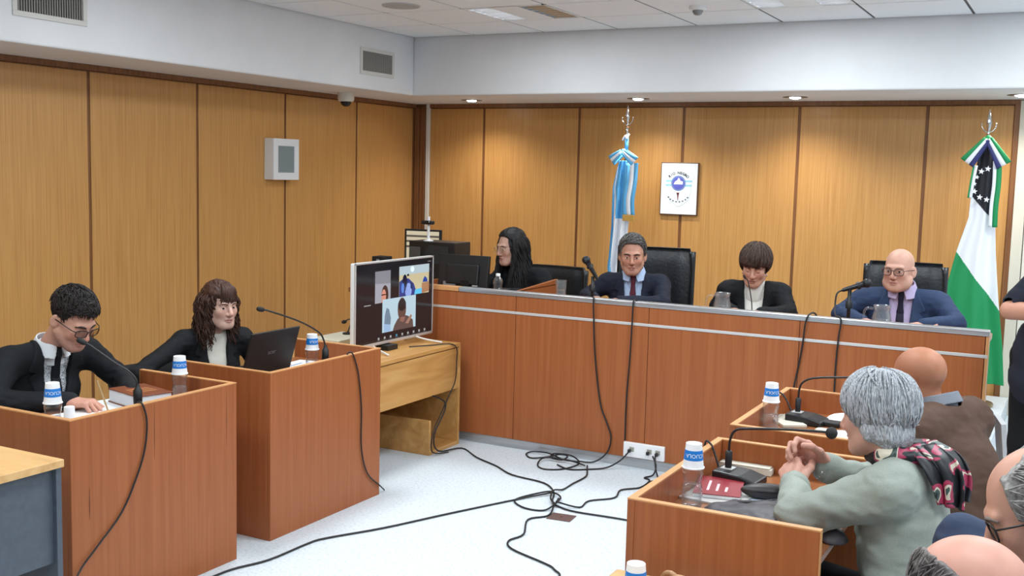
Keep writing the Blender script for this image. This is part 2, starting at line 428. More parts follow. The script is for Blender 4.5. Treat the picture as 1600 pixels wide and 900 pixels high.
# conduit on the wall beside the corner post
t = empty('cable_conduit', 'white vertical cable conduit running up the corner to the soffit', 'conduit', (XL + .145, YB - .001, 0))
MB().box((-.018, -.026, 0.3), (.018, 0, ZS)).build('duct', mat('duct_white', lin(214, 210, 202), 0.5), t, bevel=0.004)
# ------------------------------------------------------------------ judges' bench
BY, BL, BR = 5.655, -3.78, -0.385
b = empty('judges_bench', 'long cherry-wood judges bench with aluminium edging and skirting', 'bench', ((BL + BR) / 2, BY, 0))
c0 = (BL + BR) / 2
sx = [BL, -2.957, -2.121, -1.288, BR]
sx[-1] = BR - .014
for a, d in zip(sx[:-1], sx[1:]):
    MB().box((a - c0 + .0015, 0, .056), (d - c0 - .0015, .03, .812)).build('front_panel', DESK, b, bevel=0.001, seg=1)
    MB().box((a - c0 + .0015, 0, .826), (d - c0 - .0015, .03, .918)).build('upper_panel', DESK, b, bevel=0.001, seg=1)
MB().box((BL - c0, -.004, .811), (BR - c0, .028, .827)).build('metal_stripe', ALUL, b, bevel=0.002)
MB().box((-3.35 - c0, -.006, .918), (BR - c0 + .003, .05, .946)).build('metal_cap', ALU, b, bevel=0.004)
MB().box((BL - c0, -.006, .918), (-3.352 - c0, .05, .946)).build('wood_cap', EDGE, b, bevel=0.004)
MB().box((BL - c0, .004, 0), (BR - c0, .03, .055)).build('skirting', ALU, b, bevel=0.001)
MB().box((BL - c0, .03, .82), (BR - c0 - .03, .68, .85)).build('worktop', DESKIN, b, bevel=0.003)
MB().box((BR - c0 - .025, .031, 0), (BR - c0, .09, .915)).build('side_panel', DESK, b, bevel=0.002)
MB().box((BR - c0 - .012, -.001, 0), (BR - c0 + .002, .03, .918)).build('end_edge', EDGE, b, bevel=0.002)
MB().box((BL - c0, .03, 0), (BL - c0 + .025, .68, .935)).build('side_panel', DESK, b, bevel=0.002)
MB().prism([(.03, .85), (.68, .85), (.68, .965), (.03, .93)], .02, (-3.03 - c0, 0, 0), (0, 1, 0), (0, 0, 1)).build('divider', DESK, b, bevel=0.002)
MB().box((-3.03 - c0, .03, .93), (-3.01 - c0, .68, .934), Matrix.Rotation(0.0, 4, 'X')).build('divider_edge', EDGE, b)
# low platform the judges sit on
st = MB().box((-4.6, 6.36, 0), (-0.42, 8.44, .13)).build('floor_platform', FLOOR); st['kind'] = 'structure'; st.name = 'floor_1'
# secretary's table behind the bench
t = empty('side_table', 'wood side table behind the bench end carrying the computer', 'table', (-4.05, 6.45, 0))
MB().box((-.42, -.4, .80), (.26, .35, .83)).build('table_top', DESKIN, t, bevel=0.003)
for x in (-.40, .22):
    for y in (-.38, .31): MB().box((x, y, 0), (x + .04, y + .04, .80)).build('leg', BLACKP, t)
# ------------------------------------------------------------------ witness/party desks
def desk(name, label, x, y, sgn, w=.835, d=.53, h=.755, inner=.66):
    """front face at x, seat side towards sgn*X"""
    t = empty(name, label, 'desk', (x, y, 0), group='cherry wood party desks')
    T = .022
    def bxx(x0, x1, y0, y1, z0, z1):
        a, b_ = sorted((sgn * x0, sgn * x1)); return MB().box((a, y0, z0), (b_, y1, z1))
    bxx(0, T, 0, w, 0, h - .004).build('front_panel', DESK, t, bevel=0.0015, seg=1)
    bxx(T, d, 0, T, 0, h - .004).build('side_panel', DESK, t, bevel=0.0015, seg=1)
    bxx(T, d, w - T, w, 0, h - .004).build('side_panel', DESK, t, bevel=0.0015, seg=1)
    bxx(T, d - .01, T, w - T, inner - .022, inner).build('worktop', DESKIN, t, bevel=0.002)
    bxx(0, T, 0, w, h - .004, h).build('edge_band', EDGE, t)
    bxx(T, d, 0, T, h - .004, h).build('edge_band', EDGE, t)
    bxx(T, d, w - T, w, h - .004, h).build('edge_band', EDGE, t)
    bxx(d, d + .002, 0, T, 0, h).build('edge_band', EDGE, t)
    bxx(d, d + .002, w - T, w, 0, h).build('edge_band', EDGE, t)
    return t
DZ = .66
dk = desk('party_desk', 'cherry-wood desk of the man writing, beside the grey-panelled table', -3.065, 2.55, -1)
for y0, z0_, z1_, w_ in ((.078, .38, .50, .0022), (.385, .53, .745, .0016), (.775, .50, .745, .0016)):
    MB().prism([(y0, z0_), (y0 + w_, (z0_ + z1_) / 2 - .03), (y0 + w_ * .7, z1_), (y0 - w_ * .4, (z0_ + z1_) / 2)], .0006, (0.0001, 0, 0), (0, 1, 0), (0, 0, 1)).build('veneer_crack', mat('crack_dark', lin(74, 34, 16), 0.7), dk)
desk('party_desk', 'cherry-wood desk with the open laptop on it', -3.09, 3.625, -1)
desk('party_desk', 'cherry-wood desk of the grey-haired woman in the foreground', -1.08, 2.765, 1)
desk('party_desk', 'cherry-wood desk of the bald man in brown, nearest the bench', -1.103, 3.815, 1)
# ------------------------------------------------------------------ small beech table with grey panels, lower left
t = empty('office_table', 'beech-topped office table with slate grey panels in the lower left corner', 'table', (-2.78, 2.29, 0))
MB().box((-.62, -1.3, .695), (0, 0, .72)).build('table_top', BEECH, t, bevel=0.002)
MB().box((-.05, -1.26, .385), (-.03, -.02, .695)).build('modesty_panel', GREYPAN, t)
MB().box((-.6, -.022, 0), (-.012, -.002, .695)).build('side_panel', GREYPAN, t, bevel=0.001)
MB().box((-.6, -1.298, 0), (-.012, -1.278, .695)).build('side_panel', GREYPAN, t, bevel=0.001)
# ------------------------------------------------------------------ low beech table in the foreground
t = empty('low_table', 'low beech table at the bottom edge in front of the foreground desk', 'table', (-.80, 2.38, 0))
MB().box((-.27, -.42, .555), (.3, .30, .582)).build('table_top', BEECH, t, bevel=0.008)
for x in (-.25, .24):
    for y in (-.4, .24): MB().box((x, y, 0), (x + .04, y + .04, .555)).build('leg', BEECH, t)
# ------------------------------------------------------------------ pine table under the television
t = empty('television_table', 'pine table with deep apron under the television', 'table', (-3.28, 5.07, 0))
MB().box((-.62, -.50, .598), (.0, .50, .622)).build('table_top', PINE, t, bevel=0.003)
MB().box((-.03, -.50, .345), (-.008, .482, .592)).build('apron', PINE, t, bevel=0.002)
MB().box((-.6, .482, 0), (-.0, .502, .598)).build('side_panel', PINE, t, bevel=0.002)
MB().box((-.6, -.50, 0), (-.02, -.48, .598)).build('side_panel', PINE, t, bevel=0.002)
MB().box((-.60, .16, 0), (.0, .18, .205)).build('lower_panel', PINE, t, bevel=0.002)
MB().box((-.30, .18, .0), (.0, .482, .022)).build('lower_shelf', PINE, t, bevel=0.002)
MB().box((-.61, -.48, .05), (-.6, .482, .598)).build('back_panel', PINE, t)
# ------------------------------------------------------------------ executive chairs
def exec_chair(label, x, y, rz, top, w=.5, seat=.50, thin=False):
    """leather chair, sitter faces +Y local"""
    t = empty('office_chair', label, 'chair', (x, y, .13 if not thin else .13), rz, group='black leather chairs behind the bench')
    top -= .13; seat -= .13; h = w / 2
    bm = MB()
    # backrest: rounded slab with side bolsters, profile in YZ
    nu, nv = 13, 12; vs = []
    for side in (1, -1):
        for j in range(nv):
            v = j / (nv - 1); z = seat + .02 + v * (top - seat - .02)
            for i in range(nu):
                u = -1 + 2 * i / (nu - 1)
                edge = max(0, abs(u) - .8) / .2
                th = .05 * (1 - .45 * edge ** 2) * (1 - .5 * max(0, (v - .88) / .12) ** 2)
                wid = h * (1 - .10 * max(0, (v - .75) / .25) ** 2 - .06 * (1 - v))
                groove = .012 if (abs(abs(u) - .78) < .06 or abs(v - .5) < .04) and side > 0 else 0
                vs.append((u * wid, -.22 - .05 * v + .03 * u * u + side * (th - groove), z))
    fs = []
    n = nu * nv
    for s_ in (0, 1):
        for j in range(nv - 1):
            for i in range(nu - 1):
                q = [s_ * n + j * nu + i, s_ * n + j * nu + i + 1, s_ * n + (j + 1) * nu + i + 1, s_ * n + (j + 1) * nu + i]
                fs.append(q[::-1] if s_ == 0 else q)
    rim = [j * nu for j in range(nv)] ; rim2 = [j * nu + nu - 1 for j in range(nv)]
    for j in range(nv - 1):
        fs.append((rim[j], rim[j + 1], n + rim[j + 1], n + rim[j])); fs.append((rim2[j + 1], rim2[j], n + rim2[j], n + rim2[j + 1]))
    for i in range(nu - 1):
        a = (nv - 1) * nu + i; fs.append((a, a + 1, n + a + 1, n + a)); fs.append((i + 1, i, n + i, n + i + 1))
    bm._add(vs, fs)
    o = bm.build('backrest', LEATHER, t, smooth=True)
    md = o.modifiers.new('sub', 'SUBSURF'); md.levels = 1; md.render_levels = 1
    for s_ in (-1, 1):
        pts = [(s_ * (h - .01), -.21 - .05 * v + .02, seat + .05 + v * (top - seat - .07)) for v in (0, .25, .5, .75, 1)]
        MB().tube(smooth_path(pts, 3), .024, 10).build('bolster', LEATHER, t, smooth=True)
    MB().box((-h + .02, -.2, seat - .09), (h - .02, .28, seat)).build('seat', LEATHER, t, bevel=.03, smooth=True, seg=3)
    for s_ in (-1, 1):
        a = s_ * (h + .03)
        MB().tube(smooth_path([(a, -.18, seat - .05), (a, -.2, seat + .19), (a, 0, seat + .22), (a, .2, seat + .2), (a, .22, seat - .05)], 4), .018, 8).build('armrest', BLACKP, t, smooth=True)
    MB().lathe([(.03, .06), (.03, seat - .09)], 12).build('gas_column', BLACKP, t, smooth='auto')
    bs = MB()
    for k in range(5):
        a = 2 * PI * k / 5; bs.tube([(0, 0, .07), (.26 * math.cos(a), .26 * math.sin(a), .045)], [.025, .016], 8)
        bs.sphere((.26 * math.cos(a), .26 * math.sin(a), .026), .026, 10, 8)
    bs.build('base', BLACKP, t, smooth='auto')
    return t
exec_chair('black leather armchair behind the secretary with long hair', -3.36, 6.80, math.radians(176), .985, .46, .43)
exec_chair('tall black leather armchair of the judge in the red tie', -2.50, 6.66, math.radians(192), 1.17, .50, .43)
exec_chair('low-backed black leather armchair hidden behind the woman judge', -1.79, 6.66, math.radians(192), .87, .42, .43)
exec_chair('black leather armchair of the bald judge with glasses', -0.935, 6.68, math.radians(186), 1.165, .46, .43)
def plain_chair(label, x, y, rz, seat, top, w=.46):
    t = empty('upholstered_chair', label, 'chair', (x, y, 0), rz, group='black upholstered chairs at the desks')
    h = w / 2
    MB().box((-h, -.22, seat - .06), (h, .22, seat)).build('seat', FABRIC, t, bevel=.02, smooth=True, seg=3)
    MB().box((-h, -.03, 0), (h, .03, top - seat - .12)).build('backrest', FABRIC, t, bevel=.025, smooth=True, seg=3, loc=(0, -.22, seat + .12), rot=(.12, 0, 0))
    for sx_ in (-1, 1):
        MB().tube([(sx_ * (h - .03), .18, seat - .06), (sx_ * (h - .01), .2, 0)], .012, 8).build('leg', BLACKM, t)
        MB().tube([(sx_ * (h - .03), -.22, seat + .2), (sx_ * (h - .03), -.2, seat - .05), (sx_ * (h - .01), -.24, 0)], .012, 8).build('leg', BLACKM, t)
    return t
FABRIC = ramp_mat('black_fabric', [(0.3, lin(20, 20, 22)), (0.7, lin(30, 30, 33))], (300, 300, 300), rough=0.85, coord='obj')
plain_chair('black chair of the man writing at the left edge', -4.03, 2.99, math.radians(-95), .36, .76)
plain_chair('black chair behind the curly-haired woman at the laptop desk', -4.12, 4.08, math.radians(-100), .36, .60)
plain_chair('black chair under the bald man in the brown jacket', -0.33, 4.22, math.radians(75), .36, .60)
plain_chair('black chair under the grey-haired woman in the sage jumper', -0.30, 3.12, math.radians(85), .36, .58)
plain_chair('black chair under the bearded man with glasses at the right edge', .19, 2.25, math.radians(92), .38, .62)
plain_chair('black chair under the bald-crowned man at the bottom edge', -.24, 1.63, math.radians(300), .36, .60)
# ------------------------------------------------------------------ television
t = empty('television', 'flat television with silver frame showing a video call, on the pine table', 'television', (-3.50, 5.19, .622))
W, Hh = .80, .475
z0 = .035
f = MB(); bz = .012
f.box((-.028, -W / 2, z0), (0, W / 2, z0 + Hh))
f.build('back_case', mat('tv_white', lin(222, 222, 220), 0.35), t, bevel=0.006)
fr = MB()
fr.box((0, -W / 2, z0 + Hh - .010), (.007, W / 2, z0 + Hh)); fr.box((0, -W / 2, z0), (.007, W / 2, z0 + .016)); fr.box((0, -W / 2, z0), (.007, -W / 2 + .011, z0 + Hh)); fr.box((0, W / 2 - .008, z0), (.007, W / 2, z0 + Hh))
fr.build('bezel', mat('tv_silver', lin(205, 200, 196), 0.3, 0.4), t, bevel=0.002)
scr = MB().box((0, -W / 2 + .010, z0 + .015), (.003, W / 2 - .008, z0 + Hh - .009)).build('screen', mat('screen_black', lin(24, 22, 24), 0.12, emit=lin(24, 21, 24), estr=0.5), t)
def pixm(c, e): return mat('pix_%d_%d_%d' % c, tuple(.12 * q for q in lin(*c)), 0.2, emit=lin(*c), estr=e * .55)
def pic(name, y0, y1, za, zb, c, e=.9, x=.0036, m=None):
    return MB().box((x - .0004, y0, za), (x, y1, zb)).build(name, m or pixm(c, e), scr)
def blob(name, pts, c, x, e=.9):
    return MB().prism(pts, .0003, (x, 0, 0), (0, 1, 0), (0, 0, 1)).build(name, pixm(c, e), scr)
def disc(cy_, cz_, ry, rz, n=16): return [(cy_ + ry * math.cos(2 * PI * i / n), cz_ + rz * math.sin(2 * PI * i / n)) for i in range(n)]
Z = lambda v: z0 + v * Hh      # v from bottom
Y = lambda u: -W / 2 + u * W   # u from left
# participant windows (left strip, courtroom view, man on white)
pic('video_window', Y(.24), Y(.43), Z(.50), Z(.88), (132, 130, 138))
blob('video_shape', [(Y(.24), Z(.50)), (Y(.43), Z(.50)), (Y(.43), Z(.72)), (Y(.24), Z(.735))], (158, 158, 168), .0040)
blob('video_shape', disc(Y(.36), Z(.585), .034, .058), (70, 48, 44), .0044)
blob('video_shape', disc(Y(.345), Z(.575), .022, .040), (205, 140, 120), .0048)
blob('video_shape', [(Y(.31), Z(.50)), (Y(.39), Z(.50)), (Y(.37), Z(.53)), (Y(.33), Z(.53))], (196, 120, 96), .0048)
blob('video_shape', [(Y(.315), Z(.585)), (Y(.385), Z(.59)), (Y(.385), Z(.60)), (Y(.315), Z(.60))], (50, 26, 30), .0052)
pic('video_window', Y(.54), Y(.94), Z(.54), Z(.905), (196, 184, 148))
blob('video_shape', [(Y(.54), Z(.80)), (Y(.94), Z(.80)), (Y(.94), Z(.905)), (Y(.54), Z(.905))], (176, 192, 200), .0040)
blob('video_shape', disc(Y(.71), Z(.86), .02, .017), (225, 240, 255), .0044)
blob('video_shape', [(Y(.54), Z(.54)), (Y(.78), Z(.54)), (Y(.73), Z(.68)), (Y(.66), Z(.75)), (Y(.60), Z(.76)), (Y(.54), Z(.72))], (48, 62, 130), .0044)
blob('video_shape', disc(Y(.61), Z(.70), .026, .05), (18, 20, 50), .0048)
blob('video_shape', disc(Y(.66), Z(.60), .034, .045), (140, 165, 225), .0048)
blob('video_shape', disc(Y(.585), Z(.64), .016, .03), (90, 130, 210), .0050)
blob('video_shape', disc(Y(.70), Z(.655), .012, .02), (30, 40, 90), .0052)
blob('video_shape', [(Y(.74), Z(.54)), (Y(.84), Z(.54)), (Y(.84), Z(.61)), (Y(.75), Z(.60))], (92, 190, 232), .0048)
blob('video_shape', [(Y(.84), Z(.54)), (Y(.94), Z(.56)), (Y(.94), Z(.68)), (Y(.84), Z(.67))], (166, 120, 88), .0048)
blob('video_shape', [(Y(.85), Z(.68)), (Y(.92), Z(.68)), (Y(.91), Z(.72)), (Y(.88), Z(.755)), (Y(.86), Z(.72))], (40, 70, 150), .0052)
blob('video_shape', [(Y(.64), Z(.78)), (Y(.665), Z(.78)), (Y(.665), Z(.805)), (Y(.64), Z(.805))], (20, 28, 40), .0048)
pic('video_window', Y(.33), Y(.76), Z(.135), Z(.535), (178, 202, 214), x=.0054)
blob('video_shape', [(Y(.35), Z(.20)), (Y(.43), Z(.20)), (Y(.435), Z(.30)), (Y(.41), Z(.41)), (Y(.38), Z(.43)), (Y(.36), Z(.34))], (110, 130, 150), .0058)
blob('video_shape', [(Y(.35), Z(.14)), (Y(.43), Z(.14)), (Y(.43), Z(.22)), (Y(.35), Z(.24))], (150, 180, 214), .0062)
blob('video_shape', [(Y(.46), Z(.135)), (Y(.73), Z(.135)), (Y(.72), Z(.23)), (Y(.65), Z(.29)), (Y(.59), Z(.31)), (Y(.52), Z(.27)), (Y(.48), Z(.20))], (94, 76, 72), .0060)
blob('video_shape', disc(Y(.575), Z(.385), .044, .068), (98, 72, 64), .0064)
blob('video_shape', disc(Y(.575), Z(.435), .042, .036), (42, 36, 38), .0067)
blob('video_shape', [(Y(.62), Z(.20)), (Y(.66), Z(.19)), (Y(.71), Z(.28)), (Y(.69), Z(.30))], (160, 120, 104), .0066)
blob('video_shape', [(Y(.55), Z(.24)), (Y(.60), Z(.22)), (Y(.62), Z(.28)), (Y(.56), Z(.29))], (140, 100, 88), .0066)
pic('name_strip', Y(.11), Y(.19), Z(.485), Z(.497), (150, 150, 150))
for k in range(9): pic('control_icon', Y(.28 + .075 * k), Y(.30 + .075 * k), Z(.058), Z(.085), (70, 160, 200) if k == 3 else (190, 190, 192), .6)
for k in range(9): pic('control_icon', Y(.272 + .075 * k), Y(.31 + .075 * k), Z(.044), Z(.050), (120, 120, 122), .5)
pic('control_icon', Y(.92), Y(.965), Z(.93), Z(.94), (150, 150, 152), .5)
for s_ in (-1, 1):
    MB().tube(smooth_path([(-.10, s_ * .25, .006), (-.01, s_ * .22, .030), (.0, s_ * .22, .036), (.05, s_ * .24, .022), (.15, s_ * .28, .006)], 4), .006, 8).build('foot', mat('tv_foot', lin(212, 208, 204), 0.3), t, smooth=True)
MB().box((-.09, -.14, 0), (.05, -.04, .03)).build('stand_neck', BLACKP, t, bevel=.004)
# cream box and small microphone behind the television
t = empty('document_tray', 'flat cream tray half hidden behind the television', 'tray', (-3.73, 4.97, .622))
MB().box((-.10, -.14, .012), (.10, .16, .07)).build('lid', mat('cream_plastic', lin(206, 202, 182), 0.5), t, bevel=.004)
MB().box((-.095, -.135, 0), (.095, .155, .012)).build('base', BLACKP, t)
t = empty('desk_microphone', 'small black microphone tip peeking out left of the television', 'microphone', (-3.74, 5.06, .692))
MB().lathe([(.03, 0), (.03, .008), (.008, .012)], 16).build('base', BLACKP, t, smooth='auto')
MB().tube(smooth_path([(0, 0, .01), (0, .03, .06), (0, .02, .085), (0, -.02, .08)], 4), .004, 8).build('gooseneck', BLACKP, t, smooth=True)
MB().sphere((0, -.035, .075), (.011, .022, .011)).build('capsule', BLACKM, t, smooth=True)
# ------------------------------------------------------------------ secretary's computer corner
t = empty('computer_monitor', 'black computer monitor seen from behind, in front of the secretary', 'monitor', (-3.51, 6.0, .85), math.radians(4))
Mx = Matrix.Rotation(math.radians(-8), 4, 'X')
MB().box((-.205, 0, .045), (.150, .03, .262), Mx).build('screen_case', BLACKP, t, bevel=.004)
MB().box((-.14, -.02, .07), (.09, .0, .20), Mx).build('rear_cover', BLACKP, t, bevel=.008)
MB().box((-.03, -.01, 0), (.03, .04, .10)).build('stand', BLACKP, t)
MB().lathe([(.11, 0), (.11, .008), (.03, .014)], 24).build('base', BLACKP, t, smooth='auto')
MB().box((-.16, -.012, .052), (-.07, -.001, .085), Mx).build('label_sticker', mat('sticker', lin(120, 120, 120), 0.5), t)
MB().box((.05, -.012, .062), (.085, -.001, .076), Mx).build('label_sticker', mat('sticker2', lin(190, 190, 186), 0.5), t)
t = empty('computer_tower', 'black computer tower with grey rear plate beside the monitor', 'computer', (-3.99, 6.45, .83), 0)
MB().box((-.185, -.1, 0), (.185, .12, .325)).build('case', BLACKP, t, bevel=.006)
MB().box((-.188, -.085, .16), (-.184, .1, .29)).build('rear_plate', GREYP, t)
MB().box((-.176, -.104, .19), (-.09, -.099, .285)).build('rear_grille', mat('pc_grille', lin(78, 78, 76), 0.5), t, bevel=.003)
MB().prism([(-.05, .16), (.14, .19), (.14, .30), (-.02, .30), (-.05, .26)], .003, (0, -.1, 0), (1, 0, 0), (0, 0, 1)).build('side_emboss', mat('pc_side', lin(40, 44, 50), 0.35), t)
t = empty('webcam', 'black webcam clipped on a short white stand on top of the tower', 'webcam', (-4.06, 6.42, 1.155))
MB().lathe([(.036, 0), (.036, .005), (.014, .010), (.010, .012), (.010, .17)], 18).build('stand', WHITEPL, t, smooth='auto')
MB().box((-.045, -.03, .115), (.045, .012, .142)).build('camera_body', BLACKP, t, bevel=.008)
MB().lathe([(.012, 0), (.012, .008), (.008, .01)], 14, Matrix.Translation((0.02, -.03, .128)) @ Matrix.Rotation(PI / 2, 4, 'X')).build('lens', mat('lens_black', lin(8, 8, 10), 0.08), t)
t = empty('side_monitor', 'black-framed screen showing a beige document, behind the computer tower', 'monitor', (-4.44, 6.95, .0), math.radians(10))
MB().box((-.15, -.012, .93), (.15, .012, 1.20)).build('frame', BLACKP, t, bevel=.004)
MB().box((-.132, -.014, .95), (.132, -.012, 1.185)).build('screen', mat('beige_screen', lin(196, 186, 160), 0.3, emit=lin(196, 186, 160), estr=.25), t)
for k in range(3): MB().box((-.132, -.0155, 1.06 + .04 * k), (.132, -.014, 1.075 + .04 * k)).build('screen_line', mat('screen_line', lin(110, 104, 92), 0.4), t)
MB().box((-.04, -.01, .13), (.04, .03, .93)).build('stand', BLACKP, t)
MB().box((-.15, -.12, .13), (.15, .12, .145)).build('base', BLACKP, t)
t = empty('small_box', 'small black box with a white mark at the left of the tower', 'box', (-4.24, 6.12, .83))
MB().box((-.05, -.05, 0), (.05, .05, .225)).build('case', BLACKM, t, bevel=.004)
MB().box((-.012, -.0515, .19), (.012, -.05, .207)).build('mark', mat('mark_grey', lin(160, 160, 160), 0.5), t)
# ------------------------------------------------------------------ flags
def cloth(name, parent, Lt, Rt, y, colf, mats, nfold=3, amp=.03, nu=36, nv=70, ph=0.0):
    """Lt/Rt: (x,z) tables of the left and right outline; colf(u,x,z)->material index"""
    zt, zb = Lt[0][1], min(Lt[-1][1], Rt[-1][1])
    la = np.array(Lt)[::-1]; ra = np.array(Rt)[::-1]
    vs = []; fs = []; mi = []
    for j in range(nv + 1):
        z = zt + (zb - zt) * j / nv
        xl = np.interp(z, la[:, 1], la[:, 0]); xr = np.interp(z, ra[:, 1], ra[:, 0])
        a = amp * min(1, .25 + j / nv * 1.6)
        for i in range(nu + 1):
            u = i / nu
            yy = a * math.sin(u * nfold * 2 * PI + ph + 1.2 * j / nv) + .4 * a * math.sin(u * nfold * 4.1 * PI + 2 * j / nv)
            vs.append((xl + (xr - xl) * u, y + yy, z))
    for j in range(nv):
        for i in range(nu):
            k = j * (nu + 1) + i; fs.append((k, k + nu + 1, k + nu + 2, k + 1))
            c = [sum(vs[q][d] for q in (k, k + nu + 1, k + nu + 2, k + 1)) / 4 for d in range(3)]
            mi.append(colf((i + .5) / nu, c[0], c[2]))
    me = bpy.data.meshes.new(name); me.from_pydata(vs, [], fs); me.polygons.foreach_set('material_index', mi)
    for m_ in mats: me.materials.append(m_)
    me.polygons.foreach_set('use_smooth', [True] * len(fs))
    o = link(name, me, None, parent)
    s_ = o.modifiers.new('thick', 'SOLIDIFY'); s_.thickness = .003
    return o
def fab(n, c): return mat('flag_' + n, lin(*c), 0.6)
FB, FW, FBK, FG, FN = fab('sky', (96, 176, 226)), fab('white', (236, 238, 244)), fab('black', (22, 24, 34)), fab('green', (22, 140, 82)), fab('navy', (48, 52, 110))
GOLD = mat('gold_fringe', lin(196, 150, 70), 0.5)
def pole(t, x, y, top, z0=.13):
    MB().tube([(x, y, z0), (x, y, top - .17)], .013, 12).build('pole', mat('dark_pole', lin(96, 62, 36), 0.35), t, smooth='auto')
    MB().lathe([(.15, z0), (.15, z0 + .02), (.04, z0 + .05), (.02, z0 + .07)], 24, Matrix.Translation((x, y, 0))).build('base', mat('brass', lin(150, 130, 90), 0.3, 0.9), t, smooth='auto')
    M0 = Matrix.Translation((x, y, top - .18))
    fin = MB().lathe([(.014, -.10), (.014, 0), (.008, .012), (.009, .035), (.012, .045), (.019, .085), (.011, .135), (.001, .18)], 14, M0).build('finial', CHROME, t, smooth=True)
    MB().tube(smooth_path([(x - .045, y, top - .095), (x - .042, y, top - .125), (x - .02, y, top - .15), (x, y, top - .155), (x + .02, y, top - .15), (x + .042, y, top - .125), (x + .045, y, top - .095)], 4), .004, 8).build('crescent', CHROME, t, smooth=True)
t = empty('flag', 'light blue and white flag draped on a pole behind the judge in the red tie', 'flag', (0, 0, 0))
pole(t, -3.293, 8.13, 2.20)
def c1(u, x, z):
    if z > 1.30:
        edge = .05 + (1.66 - z) * .75
        if u < edge * .25: return 0
        if u < edge: return 1
        return 0 if u < .86 else 1
    if u < np.interp(z, [.9, 1.2, 1.3], [.32, .2, .1]): return 0
    return 1
cloth('flag_cloth', t, [(-3.335, 1.76), (-3.383, 1.55), (-3.388, 1.40), (-3.39, 1.25), (-3.409, .99), (-3.42, .90), (-3.37, .55)], [(-3.262, 1.76), (-3.235, 1.62), (-3.215, 1.45), (-3.24, 1.25), (-3.254, 1.0), (-3.267, .92), (-3.29, .55)], 8.09, c1, [FB, FW], 2.5, .028, 80, 160)
def strip(name, parent, pts, w, mats, offs, y, tilt=0.0):
    """ribbon of parallel bands along pts (x,z)"""
    P = smooth_path([(p[0], y - (p[2] if len(p) > 2 else 0), p[1]) for p in pts], 5); n = len(P); nb = len(mats)
    for bnd in range(nb):
        a, b_ = offs[bnd], offs[bnd + 1]; vs = []; fs = []
        for i, p in enumerate(P):
            tt = (P[min(i + 1, n - 1)] - P[max(i - 1, 0)]); tt.y = 0; tt.normalize(); nn = Vector((tt.z, 0, -tt.x))
            vs.append(p + nn * (a * w)); vs.append(p + nn * (b_ * w))
        for i in range(n - 1): fs.append((2 * i, 2 * i + 1, 2 * i + 3, 2 * i + 2))
        me = bpy.data.meshes.new(name); me.from_pydata([tuple(v) for v in vs], [], fs); me.materials.append(mats[bnd]); me.polygons.foreach_set('use_smooth', [True] * len(fs))
        o = link(name, me, None, parent); s_ = o.modifiers.new('thick', 'SOLIDIFY'); s_.thickness = .004
strip('ribbon_band', t, [(-3.205, 1.74, .0), (-3.20, 1.6, .02), (-3.215, 1.45, .03), (-3.21, 1.33, .02)], .10, [FB, FW, FB], [-.5, -.17, .17, .5], 8.04)
MB().box((-3.262, 8.012, 1.285), (-3.165, 8.028, 1.335)).build('gold_fringe', GOLD, t, bevel=.004)
# bow loops
def loop(name, parent, c, d, L, wdt, mats, y):
    cx_, cz_ = c; d = Vector((d[0], 0, d[1])).normalized(); nn = Vector((-d.z, 0, d.x)); nb = len(mats)
    for bnd in range(nb):
        a = -.5 + bnd / nb; b_ = -.5 + (bnd + 1) / nb; vs = []; fs = []; n = 12
        for i in range(n + 1):
            s_ = i / n; al = L * math.sin(s_ * PI); dp = .035 * math.cos(s_ * PI); ww = wdt * (.45 + .55 * math.sin(s_ * PI))
            for e in (a, b_): p = Vector((cx_, y + dp - .02, cz_)) + d * al + nn * (e * ww); vs.append(tuple(p))
        for i in range(n): fs.append((2 * i, 2 * i + 1, 2 * i + 3, 2 * i + 2))
        me = bpy.data.meshes.new(name); me.from_pydata(vs, [], fs); me.materials.append(mats[bnd]); me.polygons.foreach_set('use_smooth', [True] * len(fs))
        o = link(name, me, None, parent); q = o.modifiers.new('thick', 'SOLIDIFY'); q.thickness = .004
loop('bow_loop', t, (-3.285, 1.83), (-1, -.75), .125, .085, [FB, FW, FB], 8.06)
loop('bow_loop', t, (-3.275, 1.83), (1, -.85), .12, .085, [FB, FW, FB], 8.06)
MB().sphere((-3.28, 8.04, 1.83), (.022, .022, .024)).build('bow_knot', FB, t, smooth=True)
MB().tube(smooth_path([(-3.32, 8.10, 1.92), (-3.29, 8.09, 1.955), (-3.28, 8.09, 1.93), (-3.26, 8.09, 1.97)], 4), .007, 8).build('tie_cord', FW, t, smooth=True)
MB().tube([(-3.285, 8.11, 1.84), (-3.288, 8.11, 1.95)], .016, 10).build('pole_sleeve', FB, t, smooth=True)

t = empty('flag', 'black, white and green flag with white stars draped on a pole by the door', 'flag', (0, 0, 0))
pole(t, -.640, 8.03, 2.15)
def c2(u, x, z):
    bw = 1.569 + (x + .72) * (1.402 - 1.569) / .151
    wg = 1.182 + (x + .789) * (.828 - 1.182) / .274
    if z > bw: return 0
    return 1 if z > wg else 2
cloth('flag_cloth', t, [(-.672, 1.93), (-.69, 1.80), (-.716, 1.59), (-.722, 1.417), (-.785, 1.186), (-.838, .927), (-.845, .64), (-.72, .29)], [(-.60, 1.93), (-.572, 1.80), (-.556, 1.596), (-.558, 1.402), (-.538, 1.166), (-.502, .864), (-.455, .55), (-.43, .29)], 7.98, c2, [FBK, FW, FG], 1.3, .022, 110, 280)
def star(cx_, cz_, r): return [((r if i % 2 == 0 else r * .42) * math.sin(PI * i / 5 + .1) + cx_, (r if i % 2 == 0 else r * .42) * math.cos(PI * i / 5 + .1) + cz_) for i in range(10)]
